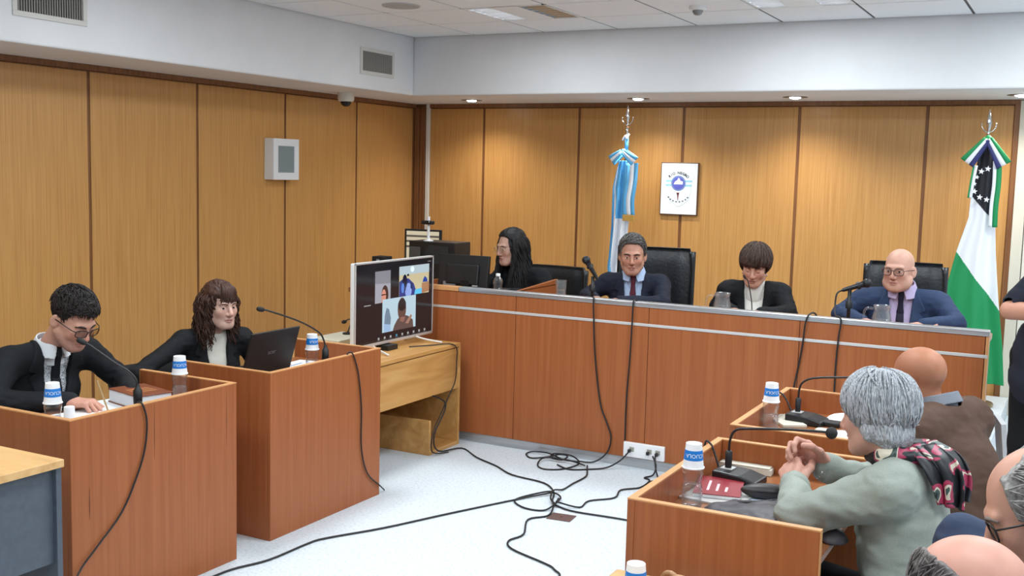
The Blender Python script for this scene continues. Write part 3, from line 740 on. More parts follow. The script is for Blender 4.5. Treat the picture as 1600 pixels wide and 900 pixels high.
for k, (x, z) in enumerate([(-.659, 1.73), (-.62, 1.748), (-.684, 1.691), (-.697, 1.647), (-.694, 1.596), (-.659, 1.558), (-.615, 1.543)]):
    MB().prism(star(x, z, .021 if k not in (2, 3) else .016), .003, (0, 7.932, 0), (1, 0, 0), (0, 0, 1)).build('star', FW, t)
loop('bow_loop', t, (-.635, 1.945), (-1, -1.35), .20, .10, [FG, FW, FN], 7.95)
loop('bow_loop', t, (-.625, 1.945), (1, -1.7), .20, .10, [FN, FW, FG], 7.95)
strip('ribbon_band', t, [(-.565, 1.80, 0), (-.56, 1.65, .01), (-.567, 1.5, .01), (-.565, 1.36, 0)], .055, [FG, FW], [-.5, 0.1, .5], 7.94)
strip('ribbon_band', t, [(-.70, 1.77, 0), (-.712, 1.65, .01), (-.722, 1.55, .0)], .03, [FW, FG], [-.5, 0.1, .5], 7.94)
MB().sphere((-.63, 7.93, 1.945), (.024, .02, .026)).build('bow_knot', FG, t, smooth=True)
# ------------------------------------------------------------------ framed coat of arms
t = empty('framed_emblem', 'framed white provincial coat of arms reading RIO NEGRO on the back wall', 'picture', (-2.957, YB, 1.545))
MB().box((-.16, -.024, -.213), (.16, 0, .213)).build('frame', mat('frame_brown', lin(92, 62, 42), 0.4), t, bevel=.003)
sh = MB().box((-.152, -.0255, -.205), (.152, -.022, .205)).build('sheet', mat('sheet_white', lin(236, 240, 244), 0.35), t)
def flat(nm, poly, c, d): MB().prism(poly, .0006, (0, -.0255 - d, 0), (1, 0, 0), (0, 0, 1)).build(nm, mat('print_%d_%d_%d' % c, lin(*c), 0.5), sh)
out = [(-.10, .12), (-.05, .145), (.02, .152), (.08, .142), (.125, .11), (.128, .085), (.112, .07), (.10, -.03), (.085, -.09), (.02, -.14), (-.01, -.145), (-.07, -.10), (-.095, -.05), (-.105, .05)]
flat('crest_outline', out, (188, 196, 200), .0004)
flat('crest_field', [(x * .982, z * .982 + .001) for x, z in out], (234, 241, 246), .0011)
for z_ in (.062, .028):
    flat('blue_bar', [(-.112, z_ - .007), (.108, z_ - .007), (.108, z_ + .008), (-.112, z_ + .008)], (150, 206, 226), .0018)
flat('ring', disc(-.005, .045, .062, .062, 30), (116, 140, 190), .0025)
flat('ring_field', disc(-.005, .045, .050, .050, 30), (92, 96, 190), .0032)
flat('map_shape', [(-.045, .036), (.032, .036), (.034, .06), (.012, .066), (.004, .085), (-.006, .09), (-.014, .072), (-.034, .058)], (236, 242, 248), .0039)
flat('torch_cup', disc(-.006, -.028, .018, .012, 14), (228, 222, 226), .0039)
flat('torch', [(-.012, -.034), (.002, -.034), (-.004, -.095), (-.007, -.095)], (130, 50, 62), .0046)
flat('torch_head', [(-.017, -.030), (.006, -.030), (.004, -.044), (-.015, -.044)], (150, 96, 100), .0046)
for k in range(8):
    a = -1.05 + 2.1 * k / 7; flat('leaf', disc(-.004 + .094 * math.sin(a), -.045 - .072 * math.cos(a) + .012, .0075, .0055, 8), (70, 76, 96), .0025)
word = 'RIO NEGRO'
for k, ch in enumerate(word):
    if ch == ' ': continue
    a = math.radians(46 - 92 * k / (len(word) - 1)); me = text_mesh(ch, .030, .0004, bold=.0007); me.name = 'letter'
    o = link('letter', me, mat('print_ink', lin(52, 54, 62), 0.5), sh, (-.005 - .105 * math.sin(a), -.029, .045 + .095 * math.cos(a) - .012), (PI / 2, -a * .75, 0))
# ------------------------------------------------------------------ microphones
def goose(label, base, path, cap_r=.011, cap_l=.026, collar=True, kind='block', rz=0.0, ball=False):
    t = empty('gooseneck_microphone', label, 'microphone', base, rz)
    Mi = t.matrix_basis.inverted() if False else (Matrix.Rotation(-rz, 4, 'Z') @ Matrix.Translation(-Vector(base)))
    P = [Mi @ Vector(p) for p in path]
    if kind == 'block':
        MB().prism([(-.035, 0), (.115, 0), (.115, .022), (.06, .036), (-.005, .040), (-.035, .040)], .11, (0, .055, 0), (1, 0, 0), (0, 0, 1)).build('base', BLACKP, t, bevel=.006, seg=2)
        MB().box((-.02, -.02, .040), (.02, .02, .043)).build('metal_plate', ALUL, t)
        MB().lathe([(.011, .04), (.012, .095), (.008, .10)], 14).build('collar', BLACKP, t, smooth='auto')
    elif kind == 'socket':
        MB().lathe([(.020, 0), (.020, .004), (.013, .010), (.017, .09), (.017, .125), (.010, .135), (.007, .15)], 14).build('base', BLACKP, t, smooth='auto')
    sp = smooth_path(P, 6)
    MB().tube(sp, .0042 if kind != 'thin' else .003, 8).build('gooseneck', BLACKP, t, smooth=True)
    d = (P[-1] - P[-2]).normalized(); q = d.to_track_quat('Z', 'Y').to_matrix().to_4x4(); Mh = Matrix.Translation(P[-1]) @ q
    if ball: MB().sphere(P[-1] + d * .012, .019).build('windscreen', BLACKM, t, smooth=True)
    else: MB().lathe([(.004, -.006), (cap_r * .8, 0), (cap_r, .008), (cap_r, cap_l), (cap_r * .75, cap_l + .008), (.001, cap_l + .010)], 14, Mh).build('windscreen', BLACKM, t, smooth=True)
    return t
goose('black gooseneck microphone bent towards the writing man', (-3.155, 2.94, DZ), [(-3.155, 2.94, .79), (-3.16, 2.935, .83), (-3.19, 2.925, .86), (-3.25, 2.91, .89), (-3.34, 2.885, .945), (-3.365, 2.878, .955)], kind='socket')
goose('black gooseneck microphone arching over the laptop desk', (-3.16, 4.10, DZ), [(-3.16, 4.10, .79), (-3.165, 4.095, .83), (-3.17, 4.06, .875), (-3.18, 3.93, .94), (-3.19, 3.74, 1.005), (-3.195, 3.70, 1.015)], kind='socket')
goose('desk microphone on a black base in front of the grey-haired woman', (-.987, 3.42, DZ), [(-.987, 3.42, .75), (-.985, 3.42, .795), (-.97, 3.42, .828), (-.93, 3.42, .84), (-.80, 3.42, .855), (-.70, 3.42, .862), (-.675, 3.42, .862)], ball=True, rz=-.10)
goose('desk microphone on a black base in front of the bald man in brown', (-.997, 4.42, DZ), [(-.997, 4.42, .75), (-.995, 4.42, .795), (-.98, 4.42, .828), (-.93, 4.42, .85), (-.80, 4.42, .866), (-.70, 4.42, .87)], ball=True, rz=-.10)
goose('thin gooseneck microphone standing in front of the woman judge', (-1.65, 6.05, .85), [(-1.65, 6.05, .85), (-1.655, 6.045, .95), (-1.675, 6.03, 1.06), (-1.69, 6.02, 1.085)], .006, .012, kind='thin')
def hand_mic(label, base, top, tail, head):
    t = empty('microphone_stand', label, 'microphone', base)
    L = lambda p: Vector(p) - Vector(base)
    MB().lathe([(.065, 0), (.065, .012), (.02, .02), (.012, .03)], 20).build('base', BLACKM, t, smooth='auto')
    MB().tube([(0, 0, .02), L(top)], .010, 10).build('post', BLACKP, t, smooth=True)
    MB().lathe([(.018, 0), (.018, .03), (.012, .04)], 12, Matrix.Translation(L(top) * .55)).build('clutch', BLACKP, t, smooth='auto')
    a, b_ = L(tail), L(head); d = (b_ - a).normalized(); n = (b_ - a).length; q = Matrix.Translation(a) @ d.to_track_quat('Z', 'Y').to_matrix().to_4x4()
    MB().lathe([(.009, 0), (.0105, .01), (.016, n * .72), (.019, n * .78)], 16, q).build('handle', mat('mic_body', lin(34, 35, 38), 0.3, 0.3), t, smooth='auto')
    MB().sphere(a + d * (n * .92), (.025, .025, .025)).build('grille', mat('mic_grille', lin(44, 46, 50), 0.4, 0.5), t, smooth=True)
    MB().lathe([(.021, n * .55), (.021, n * .66)], 14, q).build('clip', BLACKP, t, smooth='auto')
hand_mic('black hand microphone on a stand pointing up beside the judge in the red tie', (-2.575, 5.9, .85), (-2.575, 5.9, 1.045), (-2.545, 5.90, 1.03), (-2.62, 5.88, 1.15))
hand_mic('black hand microphone on a stand pointing at the bald judge', (-1.092, 5.9, .85), (-1.092, 5.9, 1.075), (-1.13, 5.89, 1.068), (-1.0, 5.93, 1.115))
# ------------------------------------------------------------------ bottles with cups
BOT = [(.001, .0), (.028, .0), (.031, .005), (.031, .012), (.029, .015), (.031, .018), (.031, .026), (.029, .029), (.031, .032), (.031, .040), (.029, .043), (.031, .046), (.031, .054), (.029, .057), (.031, .060), (.030, .068), (.027, .076), (.0265, .085), (.030, .094), (.0285, .098), (.031, .102), (.031, .115), (.026, .130), (.016, .142), (.013, .150), (.013, .156)]
botme = MB().lathe(BOT, 20, cap=False).mesh('bottle_body', smooth=True)
watme = MB().lathe([(.001, .002), (.026, .002), (.029, .008), (.0285, .032), (.0275, .034), (.0285, .04), (.0285, .060), (.025, .072), (.001, .073)], 18, cap=False).mesh('water', smooth=True)
capme = MB().lathe([(.0145, .148), (.0145, .162), (.013, .164), (.001, .164)], 16).mesh('cap', smooth='auto')
CUP = [(.0235, .073), (.024, .0745), (.0262, .05), (.0288, .025), (.0315, .004), (.034, .0035), (.034, .0), (.0315, 0)]
cupme = MB().lathe([(.001, .073)] + CUP, 26, cap=False).mesh('cup_body', smooth='auto')
bandme = MB().lathe([(.0256, .0555), (.0263, .0555), (.0292, .026), (.0288, .026)], 26, cap=False).mesh('blue_band', smooth='auto')
def bent_text(txt, size, r0, r1, z0_, z1_):
    me = text_mesh(txt, size, 0); v = np.zeros(len(me.vertices) * 3); me.vertices.foreach_get('co', v); v = v.reshape(-1, 3)
    x, y = -v[:, 0], -v[:, 1]                    # upside down lettering on an upturned cup
    z = (z0_ + z1_) / 2 + y; r = np.interp(z, [z0_, z1_], [r1, r0]) + .0006; a = x / r
    me.vertices.foreach_set('co', np.stack([r * np.cos(a), r * np.sin(a), z], 1).ravel()); me.update(); me.name = 'lettering'
    return me
txtme = bent_text('ACUOLA', .0165, .0263, .0292, .026, .0555)
def cup(parent, z, rz):
    c = link('cup', cupme, mat('cup_white', lin(240, 242, 244), 0.5), parent, (0, 0, z), (0, 0, rz))
    link('blue_band', bandme, BLUE, c); link('lettering', txtme, mat('cup_ink', lin(232, 240, 248), 0.5), c)
def bottle(label, loc, rz):
    t = empty('water_bottle', label, 'bottle', loc, group='water bottles capped with upturned paper cups')
    link('bottle_body', botme, PET, t); link('water', watme, WATER, t); link('cap', capme, WHITEPL, t); cup(t, .122, rz)
bottle('clear water bottle under an upturned paper cup before the writing man', (-3.241, 2.625, DZ), math.radians(-30))
bottle('clear water bottle under an upturned paper cup beside the thick book', (-3.285, 3.287, DZ), math.radians(-35))
bottle('clear water bottle under an upturned paper cup beside the laptop', (-3.231, 4.09, DZ), math.radians(-10))
bottle('clear water bottle under an upturned paper cup on the far right desk', (-1.045, 4.171, DZ), math.radians(-60))
bottle('clear water bottle under an upturned paper cup on the foreground desk', (-.995, 3.076, DZ), math.radians(-55))
t = empty('paper_cup', 'lone upturned paper cup at the bottom edge of the picture', 'cup', (-.965, 2.55, .582)); cup(t, 0, math.radians(-60))
t = empty('paper_cup', 'plain white upturned cup behind the bottle of the writing man', 'cup', (-3.282, 2.73, DZ))
MB().lathe([(.001, .085), (.018, .085), (.019, .083), (.021, .015), (.024, .01), (.038, .006), (.04, 0)], 22, cap=False).build('cup_body', mat('cup_white', (1, 1, 1)), t, smooth='auto')
# pitchers and glasses on the bench
def pitcher(label, loc, rz):
    t = empty('glass_pitcher', label, 'pitcher', loc, rz, group='glass water pitchers on the bench')
    MB().lathe([(.001, .0), (.046, 0), (.05, .006), (.052, .05), (.046, .09), (.04, .115), (.044, .14), (.046, .145), (.043, .145), (.037, .115), (.043, .09), (.048, .05), (.046, .008), (.001, .008)], 24, cap=False).build('jug', GLASS, t, smooth=True)
    MB().lathe([(.001, .009), (.0455, .009), (.0475, .05), (.0455, .072), (.001, .073)], 22, cap=False).build('water', WATER, t, smooth=True)
    MB().tube(smooth_path([(-.044, 0, .125), (-.075, 0, .125), (-.09, 0, .10), (-.088, 0, .05), (-.07, 0, .03), (-.05, 0, .035)], 4), .006, 8).build('handle', GLASS, t, smooth=True)
pitcher('glass water pitcher in front of the woman judge', (-1.812, 6.0, .85), .25)
pitcher('glass water pitcher in front of the bald judge', (-.935, 5.98, .85), .1)
t = empty('drinking_glass', 'clear drinking glass on the bench beside the divider', 'glass', (-2.815, 5.97, .85))
MB().lathe([(.001, 0), (.03, 0), (.034, .15), (.032, .15), (.028, .008), (.001, .008)], 22, cap=False).build('tumbler', GLASS, t, smooth='auto')
MB().lathe([(.001, .009), (.0275, .009), (.03, .09), (.001, .0905)], 20, cap=False).build('water', WATER, t, smooth='auto')
t = empty('plastic_bottle', 'small clear plastic bottle in front of the secretary', 'bottle', (-3.243, 5.95, .85)); link('bottle_body', botme, PET, t); link('cap', capme, PET, t)
t = empty('mobile_phone', 'black phone lying on the bench beside the secretary', 'phone', (-3.19, 5.93, .85), .3)
MB().box((-.035, -.07, .06), (.035, .07, .072)).build('body', BLACKP, t, bevel=.004); MB().box((-.03, -.06, 0), (.03, .06, .06)).build('cradle', BLACKM, t)
# ------------------------------------------------------------------ things on the desks
t = empty('hardback_book', 'thick hardback book with a brown cover on the writing man\'s desk', 'book', (-3.365, 3.15, DZ + .012), math.radians(-14))
MB().box((-.115, -.08, .052), (.115, .08, .056)).build('cover', mat('book_brown', lin(120, 62, 40), 0.4), t, bevel=.001)
MB().box((-.112, -.076, .004), (.110, .074, .052)).build('page_block', mat('pages', lin(214, 218, 222), 0.8), t)
MB().box((-.115, -.08, 0), (.115, .08, .004)).build('cover', mat('book_brown', (1, 1, 1)), t)
for k in range(3): MB().box((-.03 + .03 * k, -.05, .056), (-.015 + .03 * k, .05, .0566)).build('title_line', mat('title_gold', lin(170, 110, 70), 0.4), t)
t = empty('notebook', 'white paper pad under the thick brown book', 'notebook', (-3.37, 3.12, DZ), math.radians(-10)); MB().box((-.17, -.13, 0), (.15, .10, .011)).build('pages', PAPER, t, bevel=.001)
t = empty('paper_sheet', 'white sheet under the hand of the writing man', 'paper', (-3.36, 2.90, DZ), math.radians(-8)); MB().box((-.15, -.105, 0), (.15, .105, .002)).build('sheet', PAPER, t)
t = empty('black_pen', 'black pen lying next to the paper pad', 'pen', (-3.22, 3.04, DZ + .011), math.radians(35)); MB().tube([(-.07, 0, .005), (.05, 0, .005), (.07, 0, .004)], [.005, .005, .002], 8).build('barrel', BLACKP, t, smooth=True)
t = empty('laptop', 'open black laptop seen from behind on the desk', 'laptop', (-3.36, 3.905, DZ))
MB().box((-.235, -.168, 0), (0, .168, .018)).build('keyboard_base', BLACKP, t, bevel=.003)
Ml = Matrix.Translation((0, 0, .016)) @ Matrix.Rotation(math.radians(17), 4, 'Y')
lid = MB().box((-.004, -.168, 0), (.006, .168, .226), Ml).build('lid', mat('laptop_black', lin(26, 25, 26), 0.5), t, bevel=.003)
MB().box((-.0055, -.158, .01), (-.0042, .158, .215), Ml).build('screen', mat('laptop_screen', lin(30, 40, 60), 0.2, emit=lin(110, 130, 160), estr=.4), lid)
me = text_mesh('acer', .032, .0003); o = link('logo', me, mat('logo_grey', lin(120, 120, 122), 0.35), lid); o.matrix_basis = Ml @ Matrix.Translation((.0066, 0.0, .118)) @ Matrix.Rotation(PI / 2, 4, 'Z') @ Matrix.Rotation(PI / 2, 4, 'X')
t = empty('paper_sheet', 'white printed sheets behind the laptop', 'paper', (-3.36, 4.26, DZ), .12); MB().box((-.15, -.12, 0), (.15, .12, .004)).build('sheet', PAPER, t)
for k in range(4): MB().box((-.1 + .04 * k, -.09, .004), (-.085 + .04 * k, .05, .0045)).build('text_line', mat('ink_line', lin(120, 140, 170), 0.6), t)
# foreground desk
t = empty('red_booklet', 'dark red booklet with white lettering on the foreground desk', 'booklet', (-.985, 3.27, DZ + .008), math.radians(12))
MB().box((-.055, -.10, 0), (.085, .10, .01)).build('pages', PAPER, t); MB().box((-.057, -.102, .01), (.087, .102, .012)).build('cover', mat('red_cover', lin(140, 34, 44), 0.4), t)
for k in range(3): MB().box((-.02 + .028 * k, -.06, .012), (-.012 + .028 * k, .05 - .03 * k, .0125)).build('title_line', mat('title_pink', lin(226, 190, 194), 0.5), t)
t = empty('magazine', 'glossy magazine under the red booklet', 'magazine', (-.96, 3.25, DZ), math.radians(-6)); MB().box((-.085, -.12, 0), (.10, .12, .007)).build('pages', mat('mag', lin(196, 192, 188), 0.4), t)
t = empty('paper_sheet', 'pale blue-white sheet beside the red booklet', 'paper', (-.80, 3.27, DZ), math.radians(8)); MB().box((-.07, -.11, 0), (.12, .11, .003)).build('sheet', mat('bluish_paper', lin(206, 216, 234), 0.7), t)
t = empty('newspaper', 'folded beige newspaper behind the desk microphone', 'newspaper', (-.965, 3.555, DZ), 0); MB().box((-.09, -.02, 0), (.09, .02, .022)).box((-.088, -.02, .022), (.085, .021, .027)).build('folded_sheets', mat('newsprint', lin(206, 200, 184), 0.8), t, bevel=.003)
t = empty('eyeglass_case', 'dark brown soft eyeglass case beside the hands of the grey-haired woman', 'case', (-.815, 3.275, DZ + .003), math.radians(18))
MB().sphere((0, 0, .024), (.085, .032, .024), 20, 12).build('case_body', mat('case_leather', lin(42, 34, 34), 0.45), t, smooth=True)
MB().tube([(-.08, -.002, .027), (-.03, -.031, .03), (.04, -.031, .03), (.08, -.002, .027)], .002, 6).build('zip', BLACKM, t)
t = empty('envelope', 'beige envelope beside the bottle on the far right desk', 'envelope', (-1.035, 4.385, DZ), math.radians(35)); MB().box((-.05, -.10, 0), (.05, .10, .012)).build('envelope_body', mat('newsprint', (1, 1, 1)), t, bevel=.002)
t = empty('eyeglass_case', 'long black case lying on the far right desk', 'case', (-.90, 4.42, DZ), math.radians(-4)); MB().box((-.08, -.025, 0), (.08, .025, .022)).build('case_body', BLACKP, t, bevel=.006); MB().box((-.08, -.0255, .011), (.08, .0255, .0125)).build('seam', BLACKM, t)
t = empty('face_mask', 'white folded face mask behind the black case', 'mask', (-.83, 4.53, DZ), .2); MB().sphere((0, 0, 0), (.075, .05, .035), 18, 10).build('mask_cup', PAPER, t, smooth=True)
t = empty('paper_sheet', 'white sheets on the far right desk beside the bald man', 'paper', (-.72, 4.22, DZ), .15); MB().box((-.1, -.14, 0), (.07, .14, .004)).build('sheet', PAPER, t)
t = empty('paper_slip', 'small cream paper slip on the far right desk', 'paper', (-.86, 4.33, DZ), -.1); MB().box((-.04, -.025, 0), (.04, .025, .003)).build('sheet', mat('newsprint', (1, 1, 1)), t)
# tan leather bag at the bottom edge
t = empty('tan_bag', 'tan leather bag with rolled handle at the bottom edge of the picture', 'bag', (-.79, 2.40, .582), math.radians(-20))
TAN = ramp_mat('tan_leather', [(0.3, lin(150, 104, 66)), (0.7, lin(184, 138, 96))], (40, 40, 40), rough=0.45, coord='obj')
MB().box((-.10, -.10, 0), (.14, .07, .085)).build('bag_body', TAN, t, bevel=.025, smooth=True, seg=3)
MB().tube([(-.02 + .025 * math.cos(a), -.02 + .0 * a, .105 + .025 * math.sin(a)) for a in [PI * 2 * k / 16 for k in range(16)]], .007, 8, closed=True).build('handle_ring', TAN, t, smooth=True)
MB().tube(smooth_path([(-.01, -.02, .115), (.03, -.02, .118), (.09, -.03, .105), (.13, -.03, .08)], 4), .016, 10).build('handle', TAN, t, smooth=True)
t = empty('white_folder', 'white papers leaning on the floor by the bench end', 'papers', (-.27, 5.95, 0), .2); MB().box((-.012, -.13, .0), (.012, .13, .47), Matrix.Rotation(-.12, 4, 'Y')).build('sheets', PAPER, t)
# ------------------------------------------------------------------ sockets
t = empty('power_outlet', 'white triple socket plate low on the bench front', 'outlet', (-2.115, BY, .105))
MB().box((-.122, -.022, -.042), (.122, 0, .042)).build('box', WHITEPL, t, bevel=.004)
for x in (-.07, .035, .085):
    MB().box((x - .014, -.0255, -.008), (x + .014, -.021, .018)).build('socket', mat('socket_grey', lin(150, 148, 138), 0.5), t, bevel=.002)
for x in (-.08, .03, .082): MB().box((x - .008, -.045, -.012), (x + .008, -.0255, .006)).build('plug', BLACKP, t, bevel=.003)
t = empty('floor_box', 'brown metal floor socket cover among the cables', 'floor box', (-2.14, 4.62, 0), math.radians(6))
MB().box((-.06, -.05, 0), (.06, .05, .004)).build('cover', mat('floor_box', lin(108, 88, 84), 0.4, 0.3), t, bevel=.0015); MB().lathe([(.006, .004), (.006, .0055), (.001, .006)], 12).build('screw', CHROME, t)
# ------------------------------------------------------------------ cables
def cable(label, pts, r=.0045, parent=None, group='black cables'):
    o = MB().tube(smooth_path(pts, 5), r, 7).build('cable', CABLE, None, smooth=True)
    return tag(o, label, 'cable', group)
g = .006
cable('black cable from the pine table curving across the floor to the cable crossing', [(-3.30, 5.24, .36), (-3.262, 5.38, .28), (-3.27, 5.27, .12), (-3.235, 5.26, .03), (-3.20, 5.47, g), (-3.02, 5.336, g), (-2.841, 5.24, g), (-2.68, 5.129, g), (-2.462, 5.082, g), (-2.345, 4.96, g), (-2.28, 4.81, g), (-2.22, 4.755, g), (-2.11, 4.723, g), (-1.848, 4.739, g), (-1.4, 4.72, g)])
cable('long black cable across the floor from the left desks to the bottom edge', [(-3.0, 3.10, g), (-2.99, 3.27, g), (-2.935, 3.435, g), (-2.924, 3.674, g), (-2.90, 3.776, g), (-2.763, 4.029, g), (-2.622, 4.363, g), (-2.462, 4.719, g), (-2.369, 4.875, g + .006), (-2.325, 4.92, g + .01), (-2.262, 4.868, g + .008), (-2.236, 4.74, g + .008), (-2.20, 4.60, g), (-2.255, 4.492, g), (-2.176, 4.293, g), (-2.192, 4.181, g), (-2.13, 4.094, g), (-1.933, 4.013, g), (-1.864, 3.969, g), (-1.79, 3.85, g), (-1.7, 3.3, g)])
cable('black cable loop lying beside the cable crossing', [(-2.33, 4.934, g + .012), (-2.369, 4.905, g + .012), (-2.446, 4.794, g), (-2.442, 4.709, g), (-2.35, 4.643, g), (-2.256, 4.656, g), (-2.232, 4.727, g + .014), (-2.255, 4.829, g + .016)])
cable('black cable running from the coil by the bench to the crossing', [(-2.41, 5.53, g), (-2.37, 5.44, g), (-2.324, 5.316, g), (-2.327, 5.155, g), (-2.325, 5.031, g), (-2.335, 4.934, g + .018), (-2.29, 4.81, g + .014), (-2.226, 4.731, g + .018)])
cable('wavy black cable from the crossing to the wall socket plate', [(-2.239, 4.762, g + .02), (-2.126, 4.797, g), (-2.129, 4.92, g), (-2.04, 5.041, g), (-2.064, 5.185, g), (-1.995, 5.285, g), (-2.0, 5.438, g), (-2.043, 5.473, g), (-2.015, 5.53, .012), (-2.02, 5.585, .05), (-2.05, 5.608, .095)])
cable('short black cable dropping from the last socket of the plate', [(-2.035, 5.608, .095), (-2.02, 5.575, .05), (-1.99, 5.53, .012), (-1.96, 5.48, g), (-1.99, 5.40, g), (-1.9, 5.3, g), (-1.6, 5.25, g)])
cable('black cable from the first socket of the plate towards the coil', [(-2.196, 5.608, .095), (-2.23, 5.57, .05), (-2.29, 5.53, .012), (-2.36, 5.47, g), (-2.46, 5.40, g), (-2.56, 5.45, g)])
cable('coil of black cable loops on the floor against the bench', [(-2.48, 5.574, g), (-2.581, 5.573, g), (-2.649, 5.60, .012), (-2.713, 5.62, .016), (-2.80, 5.61, .012), (-2.814, 5.56, g), (-2.747, 5.50, g), (-2.66, 5.56, .014), (-2.62, 5.62, .02), (-2.566, 5.60, .02), (-2.569, 5.52, .016), (-2.64, 5.53, .018), (-2.65, 5.60, .024), (-2.546, 5.61, .024), (-2.457, 5.523, .012), (-2.494, 5.388, g), (-2.584, 5.329, g), (-2.656, 5.393, g), (-2.665, 5.505, .02), (-2.526, 5.52, .022), (-2.41, 5.50, .012)])
cable('black microphone cable hanging down the bench front at the judge in the red tie', [(-2.57, 5.86, .856), (-2.50, 5.72, .93), (-2.456, 5.645, .951), (-2.452, 5.640, .90), (-2.449, 5.644, .822), (-2.433, 5.646, .602), (-2.392, 5.646, .347), (-2.348, 5.645, .24), (-2.318, 5.643, .16), (-2.335, 5.635, .07), (-2.40, 5.60, .012), (-2.48, 5.56, .014)])
cable('second black cable hanging down the bench front behind the socket plate', [(-2.205, 5.80, .856), (-2.208, 5.70, .94), (-2.211, 5.645, .952), (-2.213, 5.64, .90), (-2.215, 5.643, .842), (-2.222, 5.645, .624), (-2.233, 5.646, .403), (-2.234, 5.646, .152)])
cable('black cable hanging down the bench front near the microphone of the bald judge', [(-1.20, 5.80, .856), (-1.22, 5.70, .952), (-1.24, 5.645, .955), (-1.256, 5.636, .908), (-1.267, 5.643, .79), (-1.281, 5.646, .687), (-1.305, 5.646, .515), (-1.305, 5.646, .309), (-1.31, 5.64, .06), (-1.33, 5.55, g)])
cable('black cable looping from the bald judge\'s microphone down the bench front', [(-1.13, 5.89, 1.068), (-1.15, 5.86, 1.05), (-1.152, 5.84, .99), (-1.13, 5.75, .95), (-1.085, 5.643, .952), (-1.078, 5.636, .92), (-1.087, 5.643, .84), (-1.093, 5.646, .707), (-1.093, 5.646, .473), (-1.092, 5.646, .10), (-1.09, 5.56, g)])
cable('black cable hanging down the front of the writing man\'s desk', [(-3.13, 2.90, .70), (-3.10, 2.885, .75), (-3.075, 2.875, .762), (-3.058, 2.878, .745), (-3.058, 2.893, .683), (-3.058, 2.882, .587), (-3.058, 2.846, .497), (-3.058, 2.768, .371), (-3.056, 2.65, .274), (-3.05, 2.564, .206), (-3.0, 2.45, .10), (-2.95, 2.40, g)], .0035)
cable('black cable hanging down the front of the laptop desk', [(-3.12, 4.18, .72), (-3.10, 4.20, .762), (-3.085, 4.212, .762), (-3.083, 4.235, .72), (-3.083, 4.266, .635), (-3.083, 4.29, .473), (-3.083, 4.293, .279), (-3.082, 4.344, .138), (-3.08, 4.45, .05), (-3.10, 4.52, g)], .0035)
cable('black cable draped over the foreground desk rim behind the microphone base', [(-1.02, 3.44, .68), (-1.05, 3.46, .74), (-1.065, 3.465, .762), (-1.085, 3.47, .755), (-1.088, 3.48, .60), (-1.088, 3.50, .1), (-1.10, 3.52, g), (-1.2, 3.4, g)], .0035)
cable('black cable draped over the far right desk rim behind the microphone base', [(-1.02, 4.44, .68), (-1.06, 4.47, .74), (-1.088, 4.475, .762), (-1.109, 4.48, .755), (-1.111, 4.49, .60), (-1.111, 4.5, .1), (-1.12, 4.55, g)], .0035)
cable('black cable from the television feet over the pine table edge', [(-3.42, 5.22, .628), (-3.34, 5.36, .628), (-3.285, 5.45, .628), (-3.268, 5.50, .60), (-3.27, 5.508, .52), (-3.27, 5.495, .40), (-3.274, 5.43, .32), (-3.285, 5.36, .22), (-3.26, 5.24, .14), (-3.25, 5.22, .03), (-3.22, 5.35, g)], .0035)
cable('small black cable loop peeking out beside the foreground desk', [(-1.09, 2.80, g), (-1.15, 2.86, g), (-1.20, 2.93, g), (-1.19, 3.0, g), (-1.09, 3.03, g)])
# ------------------------------------------------------------------ implicit surfaces for people, hair and cloth
_CORN = [(i, j, k) for i in (0, 1) for j in (0, 1) for k in (0, 1)]
_EDG = [(a, b) for a in range(8) for b in range(a + 1, 8) if sum(x != y for x, y in zip(_CORN[a], _CORN[b])) == 1]
def surfnet(F, ax):
    s = F < 0; nx, ny, nz = F.shape
    cnt = np.zeros((nx - 1, ny - 1, nz - 1), np.int8)
    for i, j, k in _CORN: cnt += s[i:nx - 1 + i, j:ny - 1 + j, k:nz - 1 + k]
    mask = (cnt > 0) & (cnt < 8); I, J, K = np.nonzero(mask); n = len(I)
    idx = np.full(mask.shape, -1, np.int32); idx[I, J, K] = np.arange(n)
    acc = np.zeros((n, 3)); num = np.zeros(n); X = (I, J, K)
    fv = [F[I + c[0], J + c[1], K + c[2]] for c in _CORN]
    for a, b in _EDG:
        fa, fb = fv[a], fv[b]; cr = (fa < 0) != (fb < 0)
        t = np.where(cr, fa / np.where(cr, fa - fb, 1), 0)
        for d in range(3):
            pa = ax[d][X[d] + _CORN[a][d]]; pb = ax[d][X[d] + _CORN[b][d]]
            acc[:, d] += np.where(cr, pa + t * (pb - pa), 0)
        num += cr
    V = acc / num[:, None]; Q = []
    sl = slice
    def face(cr, sgn, off):
        i, j, k = np.nonzero(cr); q = np.stack([idx[i + o[0], j + o[1], k + o[2]] for o in off], 1)
        fl = sgn[i, j, k]; q[fl] = q[fl][:, ::-1]; Q.append(q)
    c = s[:-1, 1:-1, 1:-1] != s[1:, 1:-1, 1:-1]; face(c, s[1:, 1:-1, 1:-1], [(0, 0, 0), (0, 1, 0), (0, 1, 1), (0, 0, 1)])
    c = s[1:-1, :-1, 1:-1] != s[1:-1, 1:, 1:-1]; face(c, s[1:-1, 1:, 1:-1], [(0, 0, 0), (0, 0, 1), (1, 0, 1), (1, 0, 0)])
    c = s[1:-1, 1:-1, :-1] != s[1:-1, 1:-1, 1:]; face(c, s[1:-1, 1:-1, 1:], [(0, 0, 0), (1, 0, 0), (1, 1, 0), (0, 1, 0)])
    return V, np.concatenate(Q)
